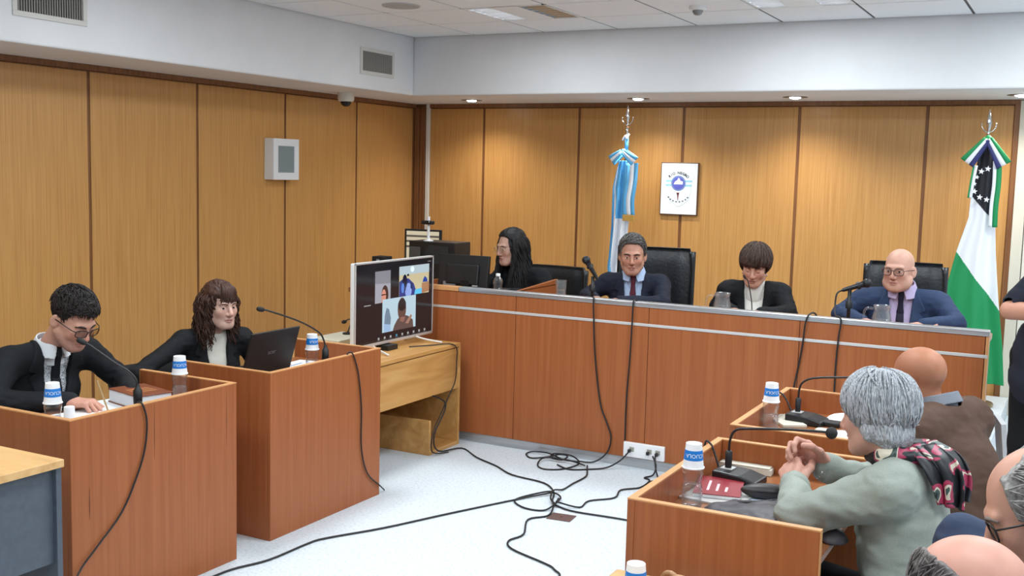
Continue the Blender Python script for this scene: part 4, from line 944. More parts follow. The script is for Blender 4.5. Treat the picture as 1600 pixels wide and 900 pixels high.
class Fd:
    def __init__(s, lo, hi, h):
        s.ax = [np.arange(lo[d] - h, hi[d] + 2 * h, h).astype(np.float32) for d in range(3)]
        s.F = np.full([len(a) for a in s.ax], .15, np.float32)
    def rng(s, lo, hi):
        r = []
        for d in range(3):
            a = s.ax[d]; r.append(slice(max(0, int(np.searchsorted(a, lo[d])) - 1), min(len(a), int(np.searchsorted(a, hi[d])) + 1)))
        return tuple(r)
    def grid(s, r): return s.ax[0][r[0]][:, None, None], s.ax[1][r[1]][None, :, None], s.ax[2][r[2]][None, None, :]
    def full(s): return s.grid((slice(None),) * 3)
    def op(s, f, lo, hi, k, sub=False, m=.05):
        r = s.rng(np.asarray(lo) - m, np.asarray(hi) + m)
        if any(q.stop <= q.start for q in r): return s
        X, Y_, Z_ = s.grid(r); d = f(X, Y_, Z_).astype(np.float32); A = s.F[r]
        if sub:
            d = -d; h = np.clip(.5 - .5 * (d - A) / -k if False else .5 + .5 * (d - A) / k, 0, 1); s.F[r] = A + (d - A) * h + k * h * (1 - h)
        else:
            h = np.clip(.5 + .5 * (A - d) / k, 0, 1); s.F[r] = A + (d - A) * h - k * h * (1 - h)
        return s
    def cap(s, a, b, ra, rb=None, k=.02, sub=False, sq=None):
        a = np.asarray(a, float); b = np.asarray(b, float); rb = ra if rb is None else rb; ba = b - a; L = max(1e-9, float(ba @ ba)); R_ = max(ra, rb)
        def f(X, Y_, Z_):
            px, py, pz = X - a[0], Y_ - a[1], Z_ - a[2]
            t = np.clip((px * ba[0] + py * ba[1] + pz * ba[2]) / L, 0, 1)
            dx, dy, dz = px - t * ba[0], py - t * ba[1], pz - t * ba[2]
            if sq is not None: dx, dy, dz = dx / sq[0], dy / sq[1], dz / sq[2]
            d = np.sqrt(dx * dx + dy * dy + dz * dz) - (ra + (rb - ra) * t)
            return d * (min(sq) if sq is not None else 1)
        e = R_ * (max(sq) if sq is not None else 1)
        return s.op(f, np.minimum(a, b) - e, np.maximum(a, b) + e, k, sub)
    def ell(s, c, r, k=.02, sub=False, M=None):
        c = np.asarray(c, float); r = np.asarray(r, float)
        def f(X, Y_, Z_):
            q = [X - c[0], Y_ - c[1], Z_ - c[2]]
            if M is not None: q = [M[i][0] * q[0] + M[i][1] * q[1] + M[i][2] * q[2] for i in range(3)]
            k0 = np.sqrt((q[0] / r[0]) ** 2 + (q[1] / r[1]) ** 2 + (q[2] / r[2]) ** 2)
            k1 = np.sqrt((q[0] / r[0] ** 2) ** 2 + (q[1] / r[1] ** 2) ** 2 + (q[2] / r[2] ** 2) ** 2) + 1e-6
            return k0 * (k0 - 1) / k1
        e = r if M is None else np.full(3, r.max())
        return s.op(f, c - e, c + e, k, sub)
    def net(s): return surfnet(s.F, s.ax)
_rs = np.random.RandomState(7); _LAT = _rs.rand(32, 32, 32)
def vnoise(P):
    P = np.asarray(P, float); i = np.floor(P).astype(int); f = P - i; f = f * f * (3 - 2 * f); o = 0
    for a in (0, 1):
        for b in (0, 1):
            for c in (0, 1):
                wt = (f[:, 0] if a else 1 - f[:, 0]) * (f[:, 1] if b else 1 - f[:, 1]) * (f[:, 2] if c else 1 - f[:, 2])
                o = o + wt * _LAT[(i[:, 0] + a) % 32, (i[:, 1] + b) % 32, (i[:, 2] + c) % 32]
    return o * 2 - 1
def vnormals(V, Q):
    n = np.cross(V[Q[:, 2]] - V[Q[:, 0]], V[Q[:, 3]] - V[Q[:, 1]]); N = np.zeros_like(V)
    for i in range(4): np.add.at(N, Q[:, i], n)
    return N / (np.linalg.norm(N, axis=1, keepdims=True) + 1e-12)
def displace(V, Q, f):
    return V + vnormals(V, Q) * np.asarray(f)[:, None]
def relax(V, Q, it=1, lam=.5):
    for _ in range(it):
        A = np.zeros_like(V); n = np.zeros(len(V))
        for i in range(4):
            np.add.at(A, Q[:, i], V[Q[:, (i + 1) % 4]] + V[Q[:, (i - 1) % 4]]); np.add.at(n, Q[:, i], 2)
        V = V + lam * (A / np.maximum(n, 1)[:, None] - V)
    return V
def npmesh(name, V, Q, col=None):
    me = bpy.data.meshes.new(name); n = len(V); q = len(Q)
    me.vertices.add(n); me.vertices.foreach_set('co', np.ascontiguousarray(V, np.float32).ravel())
    me.loops.add(q * 4); me.loops.foreach_set('vertex_index', np.ascontiguousarray(Q, np.int32).ravel())
    me.polygons.add(q); me.polygons.foreach_set('loop_start', np.arange(q, dtype=np.int32) * 4)
    try: me.polygons.foreach_set('loop_total', np.full(q, 4, np.int32))
    except Exception: pass
    me.polygons.foreach_set('use_smooth', np.ones(q, bool))
    if col is not None:
        a = me.color_attributes.new('Col', 'FLOAT_COLOR', 'POINT'); c = np.ones((n, 4), np.float32); c[:, :3] = col; a.data.foreach_set('color', c.ravel())
    me.update(calc_edges=True)
    return me
# ------------------------------------------------------------------ people
SKIN = attr_mat('skin', 0.5, 0.35)
def lerp3(a, b, t): return a + (b - a) * np.asarray(t)[:, None]
def head_net(sp):
    """head in its own frame: x right, y forward, z up, origin between the ears at eye level"""
    jw = sp.get('jaw', 1.0); fat = sp.get('fat', 0.0); h = .0031
    f = Fd((-.105, -.125, -.19), (.105, .135, .14), h)
    f.ell((0, -.014, .034), (.0765, .097, .084), .01)
    f.ell((0, .028, -.03), (.064 + fat * .5, .066, .088), .03)
    f.ell((0, .032, -.074), (.052 * jw + fat, .052, .042), .03)
    f.cap((-.012, .074, -.103), (.012, .074, -.103), .018 * jw, k=.022)
    for s in (-1, 1):
        f.cap((s * .056 * jw, .0, -.055), (s * .026, .062, -.096), .020, .018, k=.025)
        f.ell((s * .038, .064, -.026), (.024, .023, .026), .02)
        f.cap((s * .010, .088, .020), (s * .040, .079, .020), .010, .009, k=.016)
        f.ell((s * .032, .104, -.002), (.019, .020, .0115), .012, sub=True)
        if fat: f.ell((s * .045, .03, -.075), (.03, .04, .035), .03)
    # nose
    f.cap((0, .088, .012), (0, .111, -.030), .0075, .0115, k=.012)
    f.ell((0, .108, -.036), (.0125, .012, .010), .008)
    for s in (-1, 1): f.ell((s * .0125, .098, -.039), (.0085, .011, .0085), .007)
    # lips
    f.ell((0, .089, -.0625), (.024, .012, .0065), .006)
    f.ell((0, .088, -.0745), (.020, .012, .0065), .006)
    f.cap((-.028, .0800, -.0795), (0, .1005, -.0685), .0022, .0026, k=.003, sub=True); f.cap((.028, .0800, -.0795), (0, .1005, -.0685), .0022, .0026, k=.003, sub=True)
    ag = sp.get('age', 0)
    if ag:
        for s in (-1, 1):
            f.cap((s * .019, .100, -.042), (s * .034, .087, -.074), .004 * ag, .003 * ag, k=.006, sub=True)
            f.cap((s * .020, .0905, -.016), (s * .042, .080, -.014), .0025 * ag, .002 * ag, k=.005, sub=True)
    f.ell((0, .098, -.052), (.005, .012, .007), .006, sub=True)
    # eyelids
    op = sp.get('eye_open', .0048); ez = sp.get('eye_z', -.001)
    for s in (-1, 1):
        c = np.array((s * .031, .0765, -.002))
        def lid(X, Y_, Z_):
            d = np.sqrt((X - c[0]) ** 2 + (Y_ - c[1]) ** 2 + (Z_ - c[2]) ** 2) - .0148
            cut = np.maximum(np.abs(Z_ - c[2] - ez) - op + ((X - c[0]) / .016) ** 2 * op * .8, (c[1] + .004) - Y_)
            return np.maximum(d, -cut)
        f.op(lid, c - .017, c + .017, .004, m=.01)
    # ears
    if sp.get('ears', True):
        for s in (-1, 1):
            a = .5 * s; Me = [[math.cos(a), math.sin(a), 0], [-math.sin(a), math.cos(a), 0], [0, 0, 1]]
            f.ell((s * .081, -.010, -.012), (.0075, .021, .033), .006, M=Me)
            f.ell((s * .091, -.004, -.008), (.007, .012, .020), .005, sub=True, M=Me)
    f.cap((0, -.022, -.06), (0, -.052, -.175), .053 + fat * .6, .050 + fat * .4, k=.03)
    V, Q = f.net(); V = relax(V, Q, 1, .35)
    base = np.array(lin(*sp.get('skin', (205, 160, 138)))); x, y, z = V.T; front = np.clip((y - .03) / .05, 0, 1)
    C = np.tile(base, (len(V), 1)); n1 = vnoise(V * 60) * .05 + vnoise(V * 22) * .05
    C *= (1 + n1)[:, None]
    G = lambda cx_, cz_, rx, rz: np.exp(-((np.abs(x) - cx_) / rx) ** 2 - ((z - cz_) / rz) ** 2) * front
    red = base * np.array((1.0, .72, .70))
    C = lerp3(C, red, .55 * np.clip(G(.042, -.035, .022, .02) + G(0, -.034, .014, .016), 0, 1))
    lip = np.array(lin(*sp.get('lip', (168, 104, 98))))
    L = np.exp(-(x / .021) ** 4 - ((z + .0685) / .0085) ** 4) * (y > .078); C = lerp3(C, lip, .8 * L)
    und = base * np.array((.72, .60, .60)); C = lerp3(C, und, .5 * np.clip(G(.031, -.014, .016, .008) + G(.031, .009, .018, .006), 0, 1))
    if 'stubble' in sp:
        sc, am = sp['stubble']; m = np.clip((-.038 - z) / .02, 0, 1) * np.clip((y + .01) / .04, 0, 1) * np.clip((z + .135) / .02, 0, 1); m *= 1 - np.clip(L, 0, 1)
        C = lerp3(C, np.array(lin(*sc)), am * m * (.8 + .4 * vnoise(V * 150)))
    return V, Q, C
CR = dict(c=np.array((0, -.014, .036)), r=np.array((.0775, .098, .085)))
def strands(V, sx_, sy_, sz_, amp): return amp * (vnoise(V * np.array((sx_, sy_, sz_))) + .5 * vnoise(V * np.array((sx_, sy_, sz_)) * 2.1 + 5))
def hair_cap(t=.012, line=((-.13, -.075), (-.03, -.07), (.004, -.02), (.03, .0), (.046, .05), (.07, .072), (.13, .08)), lift=(0, 0, .006), ears=True, amp=(110, 30, 30, .0028), h=.0036, grow=(0, 0, 0), face=None, extra=()):
    f = Fd((-.125, -.16, -.20), (.125, .15, .165), h)
    f.ell(CR['c'] + np.array(lift), CR['r'] + t + np.array(grow), .01)
    for c_, r_ in extra: f.ell(c_, r_, .03)
    X, Y_, Z_ = f.full(); ly = np.array(line)
    zh = np.interp(Y_.ravel(), ly[:, 0], ly[:, 1]).reshape(Y_.shape)
    cut = (zh - Z_) * .75
    if face is not None: cut = np.maximum(cut, face(X, Y_, Z_))
    k = .006; A = f.F; hh = np.clip(.5 + .5 * (cut - A) / k, 0, 1); f.F = A + (cut - A) * hh + k * hh * (1 - hh)
    if ears:
        for s in (-1, 1): f.ell((s * .09, .0, -.014), (.028, .020, .034), .005, sub=True)
    V, Q = f.net(); V = relax(V, Q, 1, .4)
    return displace(V, Q, strands(V, *amp)), Q
def locks(n, seedv, roots, length, rad, curl=.012, turns=3.0, out=.02, endf=None, seg=16, sides=6, side_bias=None):
    """hair locks as tapered wavy tubes; roots(rng)->(start point, mid point outward)"""
    rng = random.Random(seedv); mb = MB()
    for q in range(n):
        pts = roots(rng); P = smooth_path(pts, max(2, seg // (len(pts) - 1))); m_ = len(P); ph = rng.uniform(0, 2 * PI); tn = turns * rng.uniform(.8, 1.25); cu = curl * rng.uniform(.6, 1.3)
        P2 = []
        for i, p in enumerate(P):
            s = i / (m_ - 1); a = ph + tn * 2 * PI * s; e = min(1, s * 2.2)
            P2.append(p + Vector((cu * math.cos(a) * e, cu * math.sin(a) * e, 0)))
        r0 = rad * rng.uniform(.7, 1.25)
        mb.tube(P2, [r0 * (1 - .75 * (i / (m_ - 1)) ** 2.2) * (.5 + .5 * min(1, i / 3)) for i in range(m_)], sides)
    V = np.array([tuple(v) for v in mb.v]); return V, mb.f
def combed(n, seedv, line, t=.014, lift=(0, 0, .004), grow=(0, 0, 0), crown=(0, -.055, .125), flow=None, steps=8, sl_=.012, rad=.0030, jit=.25, k0=(1.0, 1.05), region=None, rise=0.0, sides=4):
    """strands laid over the skull ellipsoid, flowing away from the crown"""
    rng = random.Random(seedv); mb = MB(); c = Vector(CR['c'] + np.array(lift)); r = Vector(CR['r'] + t + np.array(grow)); ly = np.array(line); cr_ = Vector(crown); done = 0; tries = 0
    while done < n and tries < n * 30:
        tries += 1; u = rng.uniform(-1, 1); a = rng.uniform(0, 2 * PI); q = math.sqrt(1 - u * u); kk = rng.uniform(*k0)
        p = c + Vector((r.x * q * math.cos(a), r.y * q * math.sin(a), r.z * u)) * kk
        zl = float(np.interp(p.y, ly[:, 0], ly[:, 1]))
        if p.z < zl + .004 or (region and not region(p)): continue
        P = [p]; j = Vector((rng.gauss(0, jit), rng.gauss(0, jit), rng.gauss(0, jit)))
        for i in range(steps):
            nn = Vector(((p.x - c.x) / r.x ** 2, (p.y - c.y) / r.y ** 2, (p.z - c.z) / r.z ** 2)).normalized()
            f_ = (flow(p) if flow else (p - cr_).normalized() + Vector((0, 0, -.6))) + j; f_ = f_ - nn * f_.dot(nn)
            if f_.length < 1e-5: break
            p2 = p + f_.normalized() * sl_ + nn * rise * sl_; d = p2 - c; e = math.sqrt((d.x / r.x) ** 2 + (d.y / r.y) ** 2 + (d.z / r.z) ** 2)
            if d.z > -.02: p2 = c + d * ((kk + rise * .03 * (i + 1)) / e)
            p = p2; P.append(p)
            if p.z < float(np.interp(p.y, ly[:, 0], ly[:, 1])) - .012: break
        if len(P) < 3: continue
        m_ = len(P); mb.tube(P, [rad * (.55 + .45 * min(1, i / 2)) * (1 - .8 * (i / (m_ - 1)) ** 2) for i in range(m_)], sides); done += 1
    return np.array([tuple(v) for v in mb.v]), mb.f
def join_meshes(name, parts, material, parent):
    vs = []; fs = []
    for V, Q in parts:
        n = len(vs); vs += [tuple(p) for p in V]; fs += [[n + int(i) for i in q] for q in Q]
    me = bpy.data.meshes.new(name); me.from_pydata(vs, [], fs); me.polygons.foreach_set('use_smooth', [True] * len(fs))
    return link(name, me, material, parent)
def hand_net(curl=(25, 30, 35, 40), thumb=(20, 20), spread=.06, mir=1, r=1.0):
    f = Fd((-.10, -.07, -.10), (.10, .21, .06), .0029)
    f.ell((0, .046, 0), (.041, .052, .0165), .01); f.cap((-.028, .084, .001), (.028, .078, 0), .0115, k=.012)
    f.cap((0, -.075, 0), (0, .02, 0), .025, .024, k=.02, sq=(1.15, 1, .85)); f.ell((-.026, .03, -.008), (.018, .032, .015), .012)
    B = [((-.030, .086, .002), (.042, .026, .021), .0094, -1.0), ((-.010, .091, .003), (.046, .029, .022), .0096, -.3), ((.011, .088, .002), (.043, .027, .021), .0092, .4), ((.030, .079, .0), (.034, .021, .019), .0082, 1.1)]
    for (b, Ls, rad, sp_), cu in zip(B, curl):
        p = np.array(b, float); a = 0; rad *= r
        cs = cu if isinstance(cu, (tuple, list)) else (cu, cu * 1.15, cu * .7)
        f.cap((p[0] * .8, .05, 0), p, .011, rad, k=.008)
        for j, L in enumerate(Ls):
            a += math.radians(cs[j]); d = np.array((math.sin(sp_ * spread * 3) * math.cos(a), math.cos(a), -math.sin(a))); d /= np.linalg.norm(d)
            q = p + d * L; f.cap(p, q, rad * (1 - .06 * j), rad * (.94 - .09 * j), k=.0035); p = q
    p = np.array((-.026, .018, -.006)); d = np.array((-.62, .72, -.28)); d /= np.linalg.norm(d); ax_ = np.array((.25, .3, -.9)); 
    for j, (L, rad, bend) in enumerate(((.044, .0145, 0), (.033, .0115, thumb[0]), (.026, .0105, thumb[1]))):
        if bend:
            th = math.radians(bend); t_ = np.array((.75, .55, -.35)); t_ = t_ - d * (t_ @ d); t_ /= np.linalg.norm(t_); d = d * math.cos(th) + t_ * math.sin(th)
        q = p + d * L; f.cap(p, q, rad, rad * .88, k=.006); p = q
    V, Q = f.net()
    if mir < 0: V = V * np.array((-1, 1, 1)); Q = Q[:, ::-1]
    return V, Q
EYEW, EYEI, EYEP = mat('eye_white', lin(226, 220, 214), 0.25), mat('iris', lin(58, 38, 26), 0.15), mat('pupil', lin(8, 8, 8), 0.1)
def eye_mesh():
    mb = MB(); su, sv = 16, 12
    M0 = Matrix.Rotation(-PI / 2, 4, 'X'); mb.sphere((0, 0, 0), .0132, su, sv, M0)
    me = mb.mesh('eye', smooth=True)
    for m_ in (EYEW, EYEI, EYEP): me.materials.append(m_)
    for p in me.polygons:
        c = p.center.normalized(); p.material_index = 2 if c.y > .97 else (1 if c.y > .86 else 0)
    return me
EYE = eye_mesh()
def frame_glasses(parent, HM, w=.030, hgt=.019, y=.112, colr=(20, 20, 22), r=.0021, round_=False, tint=None, rim_top_only=False):
    g = empty('glasses'); g.parent = parent; g.matrix_basis = HM
    gm = mat('glasses_%d_%d_%d' % colr, lin(*colr), 0.3)
    mb = MB()
    for s in (-1, 1):
        n = 24; pts = []
        for i in range(n):
            a = 2 * PI * i / n; e = 1.0 if round_ else .6
            cx_ = math.copysign(abs(math.cos(a)) ** e, math.cos(a)) * w * .82; cz_ = math.copysign(abs(math.sin(a)) ** e, math.sin(a)) * hgt
            pts.append((s * .034 + cx_, y - .012 * (abs(s * .034 + cx_) / .06) ** 2, -.004 + cz_))
        mb.tube(pts, r, 6, closed=True)
        lens = MB(); lens.prism([(p[0], p[2]) for p in pts], .0008, (0, y - .006, 0), (1, 0, 0), (0, 0, 1)); lens.build('lens', glass_mat('spectacle_lens', (.95, .96, .96), .12), g)
        mb.tube([(s * .060, y - .013, .004), (s * .074, y - .03, .006), (s * .082, .03, .004), (s * .084, -.012, .0), (s * .082, -.028, -.016)], r * .9, 6)
    mb.tube(smooth_path([(-.009, y - .001, .002), (0, y + .001, .006), (.009, y - .001, .002)], 3), r, 6)
    mb.build('frame', gm, g, smooth=True)
    return g
def poly_sdf(poly, X, Z_):
    """signed distance to a polygon in x,z (negative inside)"""
    P = np.array(poly, float); n = len(P); X, Z_ = np.broadcast_arrays(X, Z_); d = np.full(X.shape, 1e9); ins = np.zeros(X.shape, bool)
    for i in range(n):
        a, b = P[i], P[(i + 1) % n]; e = b - a; wx, wz = X - a[0], Z_ - a[1]; t = np.clip((wx * e[0] + wz * e[1]) / max(1e-12, e @ e), 0, 1)
        d = np.minimum(d, (wx - e[0] * t) ** 2 + (wz - e[1] * t) ** 2)
        c = (a[1] > Z_) != (b[1] > Z_)
        with np.errstate(divide='ignore', invalid='ignore'): xi = a[0] + (Z_ - a[1]) * e[0] / (e[1] if e[1] else 1e-9)
        ins ^= c & (X < xi)
    d = np.sqrt(d); return np.where(ins, -d, d)
def frame_from(d, up_):
    d = Vector(d).normalized(); z = Vector(up_); z = (z - d * z.dot(d)).normalized(); x = d.cross(z)
    return Matrix((x, d, z)).transposed().to_4x4()
def HMx(c, yaw_, pitch, roll, s):
    return Matrix.Translation(c) @ Matrix.Rotation(yaw_, 4, 'Z') @ Matrix.Rotation(-pitch, 4, 'X') @ Matrix.Rotation(roll, 4, 'Y') @ Matrix.Scale(s, 4)
def cloth_mat(name, c, rough=.8, var=.18, sc=500):
    a = np.array(lin(*c)); return ramp_mat('cloth_' + name, [(0.3, tuple(a * (1 - var))), (0.7, tuple(a * (1 + var)))], (sc, sc, sc), rough=rough, coord='obj', spec=.25)
class Person:
    def __init__(s, label, x, y, yaw_deg, group=None):
        s.yaw = math.radians(yaw_deg); s.o = empty('person', label, 'person', (x, y, 0), s.yaw, group); s.Mi = Matrix.Rotation(-s.yaw, 4, 'Z') @ Matrix.Translation((-x, -y, 0))
        s.skinparts = []
    def L(s, p): return np.array(s.Mi @ Vector(p))
    def pose(s, J, g=1.0, arm=1.0, depth=1.0, chestf=1.0):
        """J: pelvis, chest, neck, sl, sr, el, er, wl, wr, (kl,kr,al,ar) in world; sl = the person's left"""
        s.J = {k: s.L(v) for k, v in J.items()}; s.g = g; s.arm = arm; s.dp = depth; s.cf = chestf
    def torso(s, f, e=0.0, arms=True, ko=1.0, legs=False):
        J = s.J; g = s.g; dp = s.dp; C = J['chest']; Pv = J['pelvis']; N = J['neck']
        f.ell(Pv, (.165 * g + e, .125 * g * dp + e, .13 + e), .03)
        mid = (Pv + C) / 2; f.ell(mid, (.145 * g + e, .112 * g * dp + e, .17 + e), .06 * ko)
        f.ell(C, (.158 * g + e, .112 * g * dp * s.cf + e, .155 + e), .06 * ko)
        sl, sr = J['sl'], J['sr']; mS = (sl + sr) / 2
        f.cap(sl * .85 + mS * .15, sr * .85 + mS * .15, .062 * g + e, k=.05 * ko)
        nb = N + np.array((0, -.005, -.02))
        for q in (sl, sr): f.cap(nb, q * .8 + mS * .2 + np.array((0, 0, .02)), .047 * g + e, .040 * g + e, k=.04 * ko)
        if arms:
            a = s.arm
            for S, E, W_ in ((sl, J['el'], J['wl']), (sr, J['er'], J['wr'])):
                f.cap(S, E, .058 * a + e, .047 * a + e, k=.035 * ko); f.cap(E, W_, .046 * a + e, .034 * a + e, k=.018 * ko)
        if legs and 'kl' in J:
            for h_, k_, a_ in (('hl', 'kl', 'al'), ('hr', 'kr', 'ar')):
                H_ = J.get(h_, Pv + np.array(((-.09 if h_ == 'hl' else .09), .02, -.02)))
                f.cap(H_, J[k_], .085 * g + e, .062 * g + e, k=.03); f.cap(J[k_], J[a_], .060 * g + e, .042 + e, k=.02)
        return f
    def bounds(s, keys, m):
        P = np.array([s.J[k] for k in keys if k in s.J]); return P.min(0) - m, P.max(0) + m
    def field(s, h=.009, arms=True, legs=False):
        ks = ['pelvis', 'chest', 'neck', 'sl', 'sr'] + (['el', 'er', 'wl', 'wr'] if arms else []) + (['kl', 'kr', 'al', 'ar'] if legs else [])
        lo, hi = s.bounds(ks, .13); lo2, hi2 = s.bounds(['pelvis'], .24); lo = np.minimum(lo, lo2); hi = np.maximum(hi, hi2 - .1)
        return Fd(lo, hi, h)
    def body(s, head, hands=(), extra=()):
        """continuous skin body: torso + limbs, head and hands in finer blocks of the same mesh"""
        f = s.field(.013, True, True); s.torso(f, -.022, True, legs=True); V, Q = f.net(); base = np.array(lin(*head['skin'])); parts = [(V, Q, np.tile(base, (len(V), 1)))]
        Hv, Hq, Hc = head_net(head); M_ = np.array(s.HM); Hv = Hv @ M_[:3, :3].T + M_[:3, 3]; parts.append((Hv, Hq, Hc))
        for wr, d, up_, kw, mir in hands:
            hv, hq = hand_net(mir=mir, **kw); Mh = np.array(Matrix.Translation(s.L(wr)) @ frame_from(Matrix.Rotation(-s.yaw, 3, 'Z') @ Vector(d), Matrix.Rotation(-s.yaw, 3, 'Z') @ Vector(up_)) @ Matrix.Scale(s.hs, 4))
            hv = hv @ Mh[:3, :3].T + Mh[:3, 3]; c = np.tile(base, (len(hv), 1)) * (1 + .08 * vnoise(hv * 60) + .05 * vnoise(hv * 160))[:, None] * np.array((1.02, .94, .93)); parts.append((hv, hq, c))
        for v, q in extra: parts.append((v, q, np.tile(base, (len(v), 1)) * (1 + .06 * vnoise(v * 50))[:, None]))
        n = 0; VV, QQ, CC = [], [], []
        for v, q, c in parts: VV.append(v); QQ.append(q + n); CC.append(c); n += len(v)
        me = npmesh('body', np.concatenate(VV), np.concatenate(QQ), np.concatenate(CC)); o = link('body', me, SKIN, s.o)
        if head.get('eyes', True):
            pt = head.get('gaze', (0, 0))
            for sg in (-1, 1):
                e = link('eye', EYE, None, s.o); e.matrix_basis = s.HM @ Matrix.Translation((sg * .031, .0765, -.002)) @ Matrix.Rotation(pt[0], 4, 'Z') @ Matrix.Rotation(pt[1], 4, 'X')
        if head.get('brow'):
            bm_ = mat('brow_%d_%d_%d' % head['brow'], lin(*head['brow']), .8); hh = head.get('brow_r', .0042)
            for sg in (-1, 1):
                e = MB().tube(smooth_path([(sg * .012, .098, .016), (sg * .026, .0955, .021), (sg * .042, .087, .020), (sg * .052, .077, .014)], 4), [hh * .9] * 3 + [hh] * 6 + [hh * .7] * 2 + [hh * .5] * 2, 6).build('eyebrow', bm_, s.o, smooth=True); e.matrix_basis = s.HM
        return o
    def head(s, c, yaw_deg, pitch=0, roll=0, size=1.0, hs=1.0):
        s.HM = HMx(s.L(c), math.radians(yaw_deg) - s.yaw, math.radians(pitch), math.radians(roll), size); s.hs = hs
    def add(s, name, V, Q, m_, head=False):
        if head: M_ = np.array(s.HM); V = V @ M_[:3, :3].T + M_[:3, 3]
        return link(name, npmesh(name, V, Q), m_, s.o)
    def hair(s, parts, m_, name='hair'):
        o = join_meshes(name, parts, m_, s.o); o.matrix_basis = s.HM; return o
    def wrinkle(s, V, Q, amp, sc=(14, 14, 26)):
        n = vnoise(V * np.array(sc)) + .5 * vnoise(V * np.array(sc) * 2.2 + 3); J = s.J; bo = np.zeros(len(V))
        for k in ('el', 'er'): bo += np.exp(-((V - J[k]) ** 2).sum(1) / .012)
        for a, b in (('sl', 'el'), ('sr', 'er')): bo += .5 * np.exp(-((V - J[a]) ** 2).sum(1) / .01)
        r = 1 - np.abs(vnoise(V * np.array((22, 22, 34)) + 9)) * 2
        return displace(V, Q, amp * n + amp * 1.1 * np.clip(bo, 0, 1) * r)
    def suit(s, jm, shirt=None, tie=None, open_=None, lapel=True, e=.0, collar=None, h=.0052, wr=.0038, tiew=.026, name='jacket', cuff=None, tilt=0.0, neckr=.058, colr=.058, colt=.058, colh=.042):
        """open_: (half width at neck, z_top offset from neck, z_bottom local)"""
        f = s.field(h); s.torso(f, e, arms=False); Ft = f.F.copy(); X, Y_, Z_ = f.full(); J = s.J; N = J['neck']; yc = np.interp(Z_.ravel(), [J['pelvis'][2], J['chest'][2], N[2]], [J['pelvis'][1], J['chest'][1] - .01, N[1] - .015]).reshape(Z_.shape)
        Xs = X - N[0] - tilt * (Z_ - N[2]); front = yc - Y_
        f.cap(N + np.array((0, .0, -.03)), N + np.array((0, .012, .15)), neckr, neckr + .027, k=.008, sub=True)
        if open_:
            hw, zt, zb = open_; zt = N[2] + zt
            V2 = poly_sdf([(-hw, zt + .06), (hw, zt + .06), (hw, zt), (hw * .80, zt - (zt - zb) * .45), (.008, zb), (-.008, zb), (-hw * .80, zt - (zt - zb) * .45), (-hw, zt)], Xs[:, :1, :], Z_)
            d = -np.maximum(V2, front); k = .004; A = f.F; hh = np.clip(.5 + .5 * (d - A) / k, 0, 1); f.F = (A + (d - A) * hh + k * hh * (1 - hh)).astype(np.float32)
        a = s.arm
        for S, E, W_ in ((J['sl'], J['el'], J['wl']), (J['sr'], J['er'], J['wr'])):
            f.cap(S, E, .058 * a + e, .047 * a + e, k=.035); f.cap(E, W_, .046 * a + e, .036 * a + e, k=.018)
        V, Q = f.net(); V = s.wrinkle(V, Q, wr); s.add(name, V, Q, jm)
        def sub_(F_, nm, m_, wv=0.0):
            f2 = Fd.__new__(Fd); f2.ax = f.ax; f2.F = F_.astype(np.float32); V_, Q_ = f2.net()
            if len(V_) == 0: return
            if wv: V_ = s.wrinkle(V_, Q_, wv)
            return s.add(nm, V_, Q_, m_)
        if open_ and shirt is not None:
            sub_(np.maximum(Ft + .011, np.maximum(V2 - .03, front)), 'shirt', shirt, .0012)
        if open_ and lapel:
            hw2 = hw * .80; zm = zt - (zt - zb) * .45; wl_ = .058 * s.g
            for sg in (-1, 1):
                poly = [(sg * hw, zt + .03), (sg * (hw + .012), zt + .03), (sg * (hw + .034), zt - .03), (sg * (hw2 + wl_ * 1.25), zm + (zt - zm) * .34), (sg * (hw2 + wl_ * .70), zm + (zt - zm) * .26), (sg * (hw2 + wl_ * 1.05), zm + (zt - zm) * .14), (sg * (hw2 + wl_ * .6), zm - .06), (sg * .03, zb + .01), (sg * .006, zb), (sg * hw2, zm), (sg * hw, zt)]
                pl_ = poly_sdf(poly, Xs[:, :1, :], Z_)
                sub_(np.maximum(np.maximum(Ft - .0075, -(Ft + .006)), np.maximum(pl_, front)), 'lapel', jm, .0)
        if open_ and tie is not None:
            w_ = tiew; zk = N[2] + .004
            pl_ = poly_sdf([(-w_ * .70, zk), (w_ * .70, zk), (w_ * .45, zk - .04), (w_ * .80, zk - .14), (w_, zk - .30), (w_, zb - .1), (-w_, zb - .1), (-w_, zk - .30), (-w_ * .80, zk - .14), (-w_ * .45, zk - .04)], Xs[:, :1, :], Z_)
            sub_(np.maximum(np.maximum(Ft + .002, -(Ft + .016)), np.maximum(pl_, front)), 'tie', tie)
            f4 = Fd(N + np.array((-.05, .0, -.06)), N + np.array((.05, .12, .07)), .0036); f4.cap(N + np.array((0, .004 + colr, .016)), N + np.array((0, .010 + colr, -.05)), .017, .009, k=.004, sq=(1, .7, 1)); zq = N[2] - .105; iz = int(np.argmin(np.abs(f.ax[2] - zq))); ix = int(np.argmin(np.abs(f.ax[0] - N[0]))); ins_ = np.nonzero(Ft[ix, :, iz] < 0)[0]; ys = float(f.ax[1][ins_[-1]]) - .004 if len(ins_) else N[1] + .07
